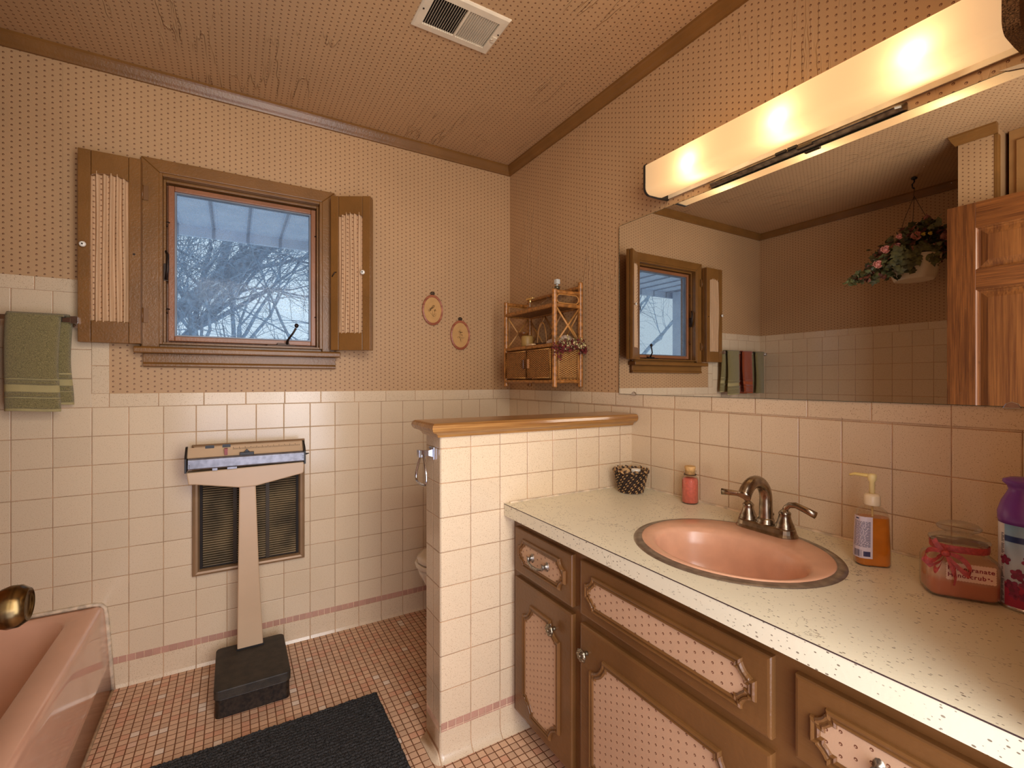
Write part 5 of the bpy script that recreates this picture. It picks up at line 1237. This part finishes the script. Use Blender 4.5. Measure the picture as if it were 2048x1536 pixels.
# air freshener can
ax, ay = -0.138, -2.085
t = thing('spray_can', 'tall air freshener can with purple cap and floral label at the counter end', 'spray can', (ax, ay, CT))
AR = 0.0335
def canmat():
    m = NT('floral_can_print'); c = m.coords()
    x = m.m('SUBTRACT', c['x'], 0.0); y = m.m('SUBTRACT', c['y'], 0.0); z = c['z']
    ang = m.m('ARCTAN2', y, x)      # -pi..pi about the can axis
    nz = m.noise(30, 3)
    sky = m.mix(m.ss(z, 0.05, 0.16), srgb(196, 206, 224), srgb(128, 170, 206))
    pink = m.mix(m.ss(m.m('ADD', z, m.m('MULTIPLY', nz, 0.012)), 0.052, 0.058), srgb(186, 56, 96), sky)
    white = m.mix(m.ss(z, 0.150, 0.156), srgb(218, 216, 224), srgb(196, 206, 220))
    # white strip to the left of the seen face
    a2 = m.ss(m.m('ABSOLUTE', m.m('SUBTRACT', ang, 2.18)), 0.36, 0.32)
    col = m.mix(a2, pink, white)
    bl = m.m('MULTIPLY', m.m('MULTIPLY', m.ss(z, 0.121, 0.123), m.ss(z, 0.134, 0.132)), m.m('SUBTRACT', 1.0, a2))
    col = m.mix(bl, col, srgb(28, 52, 112))
    return m.fin(col, 0.28, 0.1, 0.5)
b = MB(); b.lathe([(0.029, 0.003), (AR, 0.006), (AR, 0.152), (0.029, 0.157)], (0, 0, 0), 48); b.build('can_body', canmat(), t, local=True)
b = MB(); b.lathe([(0.030, 0), (0.0345, 0.001), (0.0345, 0.006), (0.032, 0.008)], (0, 0, 0), 48); b.build('bottom_rim', M_chrome, t, local=True)
b = MB(); b.lathe([(0.0338, 0.153), (0.0350, 0.160), (0.0352, 0.172), (0.030, 0.192), (0.0235, 0.206), (0.0205, 0.214), (0.0225, 0.221), (0.0285, 0.227), (0.0275, 0.232), (0.018, 0.236), (0.006, 0.237)], (0, 0, 0), 40); b.build('cap', plain('purple_plastic', srgb(120, 62, 158), 0.25, var=0.05), t, local=True)
def curved(b, ang0, z0, pts, lift=0.0006):
    b._f([b.v(((AR + lift) * math.cos(ang0 + p[0] / AR), (AR + lift) * math.sin(ang0 + p[0] / AR), z0 + p[1])) for p in pts])
# camera direction angle from can
cang = math.atan2(-2.3444 - ay, -1.3747 - ax)
b = MB(); r_ = random.Random(2)
for (du, z0, s_) in ((-0.016, 0.088, 1.0), (0.002, 0.066, 1.2), (0.016, 0.092, 1.1), (-0.006, 0.044, 1.2), (0.012, 0.050, 1.0), (-0.002, 0.030, 1.0), (0.014, 0.026, 1.1)):
    for k in range(5):
        a = k * 2 * PI / 5 + du * 60; c_, s2 = math.cos(a), math.sin(a); L_ = 0.0095 * s_; w = 0.0036 * s_
        pts = [(0, 0), (c_ * L_ * .5 - s2 * w, s2 * L_ * .5 + c_ * w), (c_ * L_ * .85 - s2 * w * .7, s2 * L_ * .85 + c_ * w * .7), (c_ * L_, s2 * L_), (c_ * L_ * .85 + s2 * w * .7, s2 * L_ * .85 - c_ * w * .7), (c_ * L_ * .5 + s2 * w, s2 * L_ * .5 - c_ * w)]
        curved(b, cang - 0.30, z0, [(p[0] + du, p[1]) for p in pts], 0.0005 + 0.00012 * k)
fl = b.build('printed_flowers', plain('maroon_print', srgb(128, 30, 74), 0.35, var=0.3, scale=150), t, local=True, recalc=False)
b = MB()
for i in range(52):
    z0 = 0.012 + i * 0.0024
    if i % 9 == 8: continue
    w = r_.uniform(0.002, 0.006); curved(b, cang - 0.0, z0, [(-0.0335, 0), (-0.0335 + w, 0), (-0.0335 + w, 0.0011), (-0.0335, 0.0011)])
b.build('printed_text', plain('dark_print', srgb(40, 36, 60), 0.4), t, local=True, recalc=False)

# ------------------------------------------------------------------ the open wooden door and its knob
DX0, DX1, DY0, DY1, DZ1 = -1.700, -1.663, -2.215, -1.445, 2.035
t = bpy.data.objects.new('door_1', None); COL.objects.link(t); t.location = (-1.68, -1.83, 0.01); struct(t); WM['door_1'] = Matrix.Translation(t.location)
rails = [(0.01, 0.22), (0.84, 0.97), (1.62, 1.715), (1.915, DZ1)]
stw = 0.105
b = MB()
for ya, yb4 in ((DY1 - stw, DY1), (DY0, DY0 + stw), ((DY0 + DY1) / 2 - 0.05, (DY0 + DY1) / 2 + 0.05)): b.box(DX0, DX1, ya, yb4, 0.01, DZ1)
b.build('stile', M_doorv, t, bevel=0.002)
b = MB()
for ya, yb4 in ((DY0 + stw, (DY0 + DY1) / 2 - 0.05), ((DY0 + DY1) / 2 + 0.05, DY1 - stw)):
    for z0, z1 in rails: b.box(DX0 + 0.0005, DX1 - 0.0005, ya, yb4, z0, z1)
b.build('rail', M_doorh, t)
for ya, yb4 in ((DY0 + stw, (DY0 + DY1) / 2 - 0.05), ((DY0 + DY1) / 2 + 0.05, DY1 - stw)):
    for k in range(3):
        z0, z1 = rails[k][1], rails[k + 1][0]; b = MB(); rings = []
        for d_, x in ((0, DX1 - 0.0005), (0.004, DX1 - 0.004), (0.008, DX1 - 0.012), (0.014, DX1 - 0.013), (0.040, DX1 - 0.004), (0.042, DX1 - 0.003)):
            rings.append([(x, ya + d_, z0 + d_), (x, yb4 - d_, z0 + d_), (x, yb4 - d_, z1 - d_), (x, ya + d_, z1 - d_)])
        b.loft(rings, cap=False, smooth=False); b._f([b.v(p) for p in rings[-1]])
        b.box(DX0 + 0.01, DX0 + 0.015, ya, yb4, z0, z1)
        b.build('raised_panel', M_doorp, t)
brass = NT('antique_brass_knob'); brass.coords(); nb_ = brass.noise(1.0, 3, 0.5, brass.mapping((60, 4, 4)))
brass.fin(brass.mix(brass.ss(nb_, 0.35, 0.65), (0.03, 0.018, 0.008, 1), (0.24, 0.155, 0.06, 1)), 0.25, 1.0); brass = brass.mat
b = MB(); RY = Matrix.Rotation(PI / 2, 4, 'Y')
b.lathe([(0.030, 0), (0.031, 0.004), (0.024, 0.009), (0.013, 0.012), (0.010, 0.018), (0.0105, 0.026), (0.016, 0.031), (0.0235, 0.038), (0.0262, 0.046), (0.0255, 0.056), (0.020, 0.064), (0.0185, 0.0645), (0.016, 0.062), (0.012, 0.0605), (0.003, 0.060)], (DX1, -1.512, 0.902), 40, RY); b.build('door_knob', brass, t)

# linen cabinet face beyond the tub's end wall
t = thing('linen_cabinet', 'tan painted built in linen cabinet beside the tub end wall, seen in the mirror', 'cabinet', (-1.95, -1.9, 0))
M_lin = painted('tan_cabinet_paint', srgb(176, 130, 78))
b = MB(); b.box(-2.0, -1.93, YE + 0.002, -1.601, 0, ZC - 0.001); b.build('face_frame', M_lin, t)
for z0, z1 in ((1.30, 2.36), (0.10, 1.27)):
    b = MB(); rings = []
    for d_, x in ((0, -1.93), (0.0, -1.914), (0.03, -1.912), (0.034, -1.918), (0.05, -1.918), (0.054, -1.912)):
        rings.append([(x, -2.20 + d_, z0 + d_), (x, -1.630 - d_, z0 + d_), (x, -1.630 - d_, z1 - d_), (x, -2.20 + d_, z1 - d_)])
    b.loft(rings, smooth=False); b.build('door', M_lin, t)

# ------------------------------------------------------------------ hanging plant over the tub
hx, hy = -2.175, -1.142
t = thing('hanging_flower_basket', 'hanging white pot of dark ivy and pink roses over the tub, seen in the mirror', 'hanging plant', (hx, hy, 1.79))
b = MB(); n_ = 40
b.lathe([(0.092, 0), (0.098, 0.006), (0.108, 0.03), (0.118, 0.08), (0.124, 0.125), (0.128, 0.14), (0.120, 0.14), (0.112, 0.12)], (hx, hy, 1.795), 48, lobes=8, lob=0.03); b.build('pot', plain('white_pot', srgb(226, 214, 186), 0.4, var=0.05), t)
b = MB()
for k in range(3):
    a = 0.4 + k * 2 * PI / 3; b.tube([(hx + 0.14 * math.cos(a), hy + 0.14 * math.sin(a), 1.94), (hx + 0.055 * math.cos(a + .2), hy + 0.055 * math.sin(a + .2), 2.17), (hx, hy, 2.305)], 0.0018, 5)
b.tube([(hx, hy, 2.300), (hx + 0.008, hy, 2.315), (hx, hy, 2.33), (hx, hy, 2.36)], 0.002, 5); b.build('hanger_wires', plain('hanger_wire', srgb(96, 74, 50), 0.4, 0.5), t)
b = MB(); b.tube([(hx, hy, 2.418), (hx, hy, 2.39), (hx + 0.012, hy + 0.006, 2.375), (hx + 0.010, hy + 0.005, 2.355), (hx - 0.004, hy, 2.350)], 0.004, 6); b.blob((hx, hy, 2.412), 0.016, 1.3, 1, 0.5); b.build('ceiling_hook', M_black, t)
r_ = random.Random(21)
dirL = Vector((0.86, 0.51, 0)); dirN = Vector((0.51, -0.86, 0))
fol = MB(); ros = []
def leaf(b, c, s_, nrm, rot):
    nrm = nrm.normalized(); a = nrm.orthogonal().normalized(); a = Matrix.Rotation(rot, 3, nrm) @ a; e = nrm.cross(a)
    shp = [(0, -0.9), (0.35, -0.75), (0.95, -0.55), (0.62, -0.05), (0.85, 0.35), (0.38, 0.35), (0, 1.05), (-0.38, 0.35), (-0.85, 0.35), (-0.62, -0.05), (-0.95, -0.55), (-0.35, -0.75)]
    cv = b.v(Vector(c) + nrm * s_ * 0.15); V_ = [b.v(Vector(c) + (a * p[0] + e * p[1]) * s_ - nrm * s_ * 0.12 * (p[0] ** 2 + p[1] ** 2)) for p in shp]
    for i in range(12): b._f([cv, V_[i], V_[(i + 1) % 12]], True)
for i in range(760):
    u = r_.random() ** 0.9; L_ = -0.24 + 0.60 * u          # along image-left
    if r_.random() < 0.42: L_ = r_.gauss(0, 0.12)
    top = 0.335 - 0.95 * max(0, L_) - 0.60 * max(0, -L_ - 0.05); bot = 0.115 - 0.30 * max(0, L_ - 0.02)
    if L_ > 0.12: bot = -0.01 - 0.12 * (L_ - 0.12)
    z = 1.80 + bot + (max(top, bot + 0.03) - bot) * r_.random()
    side = r_.gauss(0, 0.075) * max(0.25, 1 - abs(L_) * 2.0)
    p = Vector((hx, hy, 0)) + dirL * L_ + dirN * side; p.z = z + 0.02
    fol.m = 0 if r_.random() < 0.72 else 1
    leaf(fol, p, r_.uniform(0.014, 0.027), Vector((r_.gauss(0.4, .6), r_.gauss(0, .6), r_.gauss(0.4, .6))), r_.uniform(0, 6))
for i in range(16):
    u = i / 15; p = Vector((hx, hy, 0)) + dirL * (0.30 + 0.12 * u) ; p.z = 1.845 - 0.075 * u + r_.gauss(0, .008); fol.m = 0
    leaf(fol, p, 0.014, Vector((r_.gauss(.5, .4), r_.gauss(0, .5), r_.gauss(0.2, .5))), r_.uniform(0, 6))
for i in range(70):
    L_ = r_.uniform(-0.11, 0.14); p = Vector((hx, hy, 0)) + dirL * L_ + Vector((0.13, -0.06, 0)) * r_.uniform(0.8, 1.05); p.z = r_.uniform(1.865 if L_ < 0.03 else 1.82, 1.97); fol.m = 0
    leaf(fol, p, r_.uniform(0.02, 0.03), Vector((0.8, -0.4, 0.2)), r_.uniform(0, 6))
o = fol.build('foliage', [plain('ivy_leaf', srgb(92, 92, 52), 0.5, var=0.5, scale=40), plain('burgundy_leaf', srgb(132, 76, 60), 0.5, var=0.4, scale=40)], t, recalc=False)
M_rose = plain('pink_rose', srgb(206, 134, 118), 0.6, var=0.2, scale=60); M_yel = plain('yellow_blossom', srgb(214, 186, 84), 0.6)
for (L_, z, s_, mt) in ((0.235, 1.868, 0.026, M_rose), (0.19, 1.955, 0.026, M_rose), (0.01, 2.035, 0.028, M_rose), (0.12, 1.975, 0.020, M_rose), (0.11, 2.03, 0.018, M_rose), (-0.11, 1.975, 0.026, M_rose), (-0.16, 2.03, 0.022, M_rose), (-0.19, 2.09, 0.018, M_rose), (-0.07, 2.05, 0.012, M_yel), (-0.03, 2.045, 0.012, M_yel), (-0.20, 1.98, 0.02, M_rose), (0.04, 1.96, 0.014, M_rose)):
    p = Vector((hx, hy, 0)) + dirL * L_ + Vector((0.10, -0.055, 0)); p.z = z; b = MB()
    for k in range(9):
        a = k * 2.4; rr = s_ * (0.25 + 0.075 * k); up = s_ * 0.5 - 0.04 * s_ * k
        c_ = Vector((0, math.cos(a) * rr, math.sin(a) * rr)); w = s_ * 0.55
        tn = Vector((0, -math.sin(a), math.cos(a)))
        V_ = [b.v(p + c_ * 0.5 - tn * w * .6), b.v(p + c_ * 1.05 - tn * w + Vector((up, 0, 0))), b.v(p + c_ * 1.25 + Vector((up * 1.2, 0, 0))), b.v(p + c_ * 1.05 + tn * w + Vector((up, 0, 0))), b.v(p + c_ * 0.5 + tn * w * .6)]
        b._f(V_, True)
    b.blob(p, s_ * 0.5, 1, 1, 1, 2)
    b.build('flower', mt, t, recalc=False)
b = MB()
for L_, h in ((0.10, 0.07), (0.08, 0.06), (-0.13, 0.13), (-0.17, 0.10)):
    p = Vector((hx, hy, 2.0)) + dirL * L_; b.tube([p, p + Vector((0, 0, h * .6)), p + dirL * (0.03 if L_ < 0 else 0.01) * -1 + Vector((0, 0, h + 0.03))], 0.002, 5)
b.build('twigs', plain('twig', srgb(110, 76, 46), 0.7), t)

# ------------------------------------------------------------------ outside the window
b = MB(); b.box(-6.0, 2.0, 0.14, 1.37, 2.205, 2.215)
k = -5.9
while k < 2.0: b.box(k, k + 0.012, 0.14, 1.37, 2.196, 2.205); b.box(k + 0.03, k + 0.036, 0.14, 1.37, 2.200, 2.205); k += 0.20
b.box(-6.0, 2.0, 1.37, 1.40, 2.14, 2.30)
o = b.build('roof_soffit', M_soffit, origin=(-1.3, 0.7, 2.2)); tag(o, 'pale ribbed roof soffit seen through the top of the window', 'soffit')
t = thing('porch_post', 'white porch post under the soffit, seen through the window in the mirror', 'post', (-3.0, 1.3, -0.5))
b = MB(); b.box(-3.02, -2.93, 1.20, 1.32, -0.5, 2.195); b.build('post_shaft', M_soffit, t, bevel=0.005); b = MB(); b.box(-3.22, -3.021, 1.24, 1.34, -0.5, 2.195); b.build('corner_board', plain('grey_board', srgb(110, 135, 165), 0.7), t)
b = MB(); b.box(-14, 14, 1.0, 24, -0.6, -0.5); struct(b.build('ground_outside', plain('winter_ground', srgb(205, 210, 218), 0.9)))

def tree(label, x, y, trunk, r0, lean, seed, mat, depth=7, spread=0.5, L1=None, group='bare winter trees outside the window'):
    """trunk = length of the first straight run; branching starts at its end"""
    r_ = random.Random(seed); b = MB(); cnt = [0]
    queue = [(Vector((x, y, -0.5)), Vector(lean).normalized(), trunk, r0, 0)]
    L1 = L1 or 1.5
    while queue and cnt[0] < 1150:
        p, d, L_, r, lv = queue.pop(0); cnt[0] += 1
        n = 6 if lv == 0 else (4 if lv < 4 else 3); pts = [p]; q = p.copy(); dd = d.copy(); j = 0.03 if lv == 0 else 0.16
        for i in range(n):
            dd = (dd + Vector((r_.gauss(0, j), r_.gauss(0, j), r_.gauss(0.01, j)))).normalized(); q = q + dd * L_ / n; pts.append(q.copy())
        b.tube(pts, [max(0.0035, r * (1 - 0.35 * i / n)) for i in range(n + 1)], 8 if lv < 2 else (5 if lv < 4 else 3), cap=False)
        if lv >= depth: continue
        kids = 6 if lv == 0 else 3
        for k in range(kids):
            base = pts[r_.randint(max(1, n // 2), n)] if k else pts[-1]
            nd = (dd + Vector((r_.gauss(0, spread), r_.gauss(0, spread * 0.6), r_.gauss(0.05, spread * 0.8)))).normalized()
            queue.append((base.copy(), nd, (L1 if lv == 0 else L_ * r_.uniform(0.62, 0.9)), r * (0.6 if lv == 0 else 0.56) * r_.uniform(0.75, 1.0), lv + 1))
    o = b.build('bare_tree', mat, origin=(x, y, -0.5)); tag(o, label, 'tree', group)
tree('big bare tree leaning up to the right outside the window', -4.6, 6.2, 7.5, 0.15, (0.65, -0.03, 0.76), 3, M_bark, 4, 0.5, 1.6)
tree('slimmer leaning bare tree crossing the lower middle of the window view', -3.9, 7.6, 6.5, 0.085, (0.60, 0.0, 0.78), 9, M_bark, 4)
tree('thin bare tree with fine twigs just left of the view centre', -2.1, 5.4, 1.9, 0.045, (0.15, 0.0, 1), 41, M_bark, 7, 0.5, 1.1)
tree('thin bare tree with crossing branches near the right side of the view', -0.5, 5.4, 1.8, 0.045, (0.05, 0.0, 1), 43, M_bark, 7, 0.5, 1.2)
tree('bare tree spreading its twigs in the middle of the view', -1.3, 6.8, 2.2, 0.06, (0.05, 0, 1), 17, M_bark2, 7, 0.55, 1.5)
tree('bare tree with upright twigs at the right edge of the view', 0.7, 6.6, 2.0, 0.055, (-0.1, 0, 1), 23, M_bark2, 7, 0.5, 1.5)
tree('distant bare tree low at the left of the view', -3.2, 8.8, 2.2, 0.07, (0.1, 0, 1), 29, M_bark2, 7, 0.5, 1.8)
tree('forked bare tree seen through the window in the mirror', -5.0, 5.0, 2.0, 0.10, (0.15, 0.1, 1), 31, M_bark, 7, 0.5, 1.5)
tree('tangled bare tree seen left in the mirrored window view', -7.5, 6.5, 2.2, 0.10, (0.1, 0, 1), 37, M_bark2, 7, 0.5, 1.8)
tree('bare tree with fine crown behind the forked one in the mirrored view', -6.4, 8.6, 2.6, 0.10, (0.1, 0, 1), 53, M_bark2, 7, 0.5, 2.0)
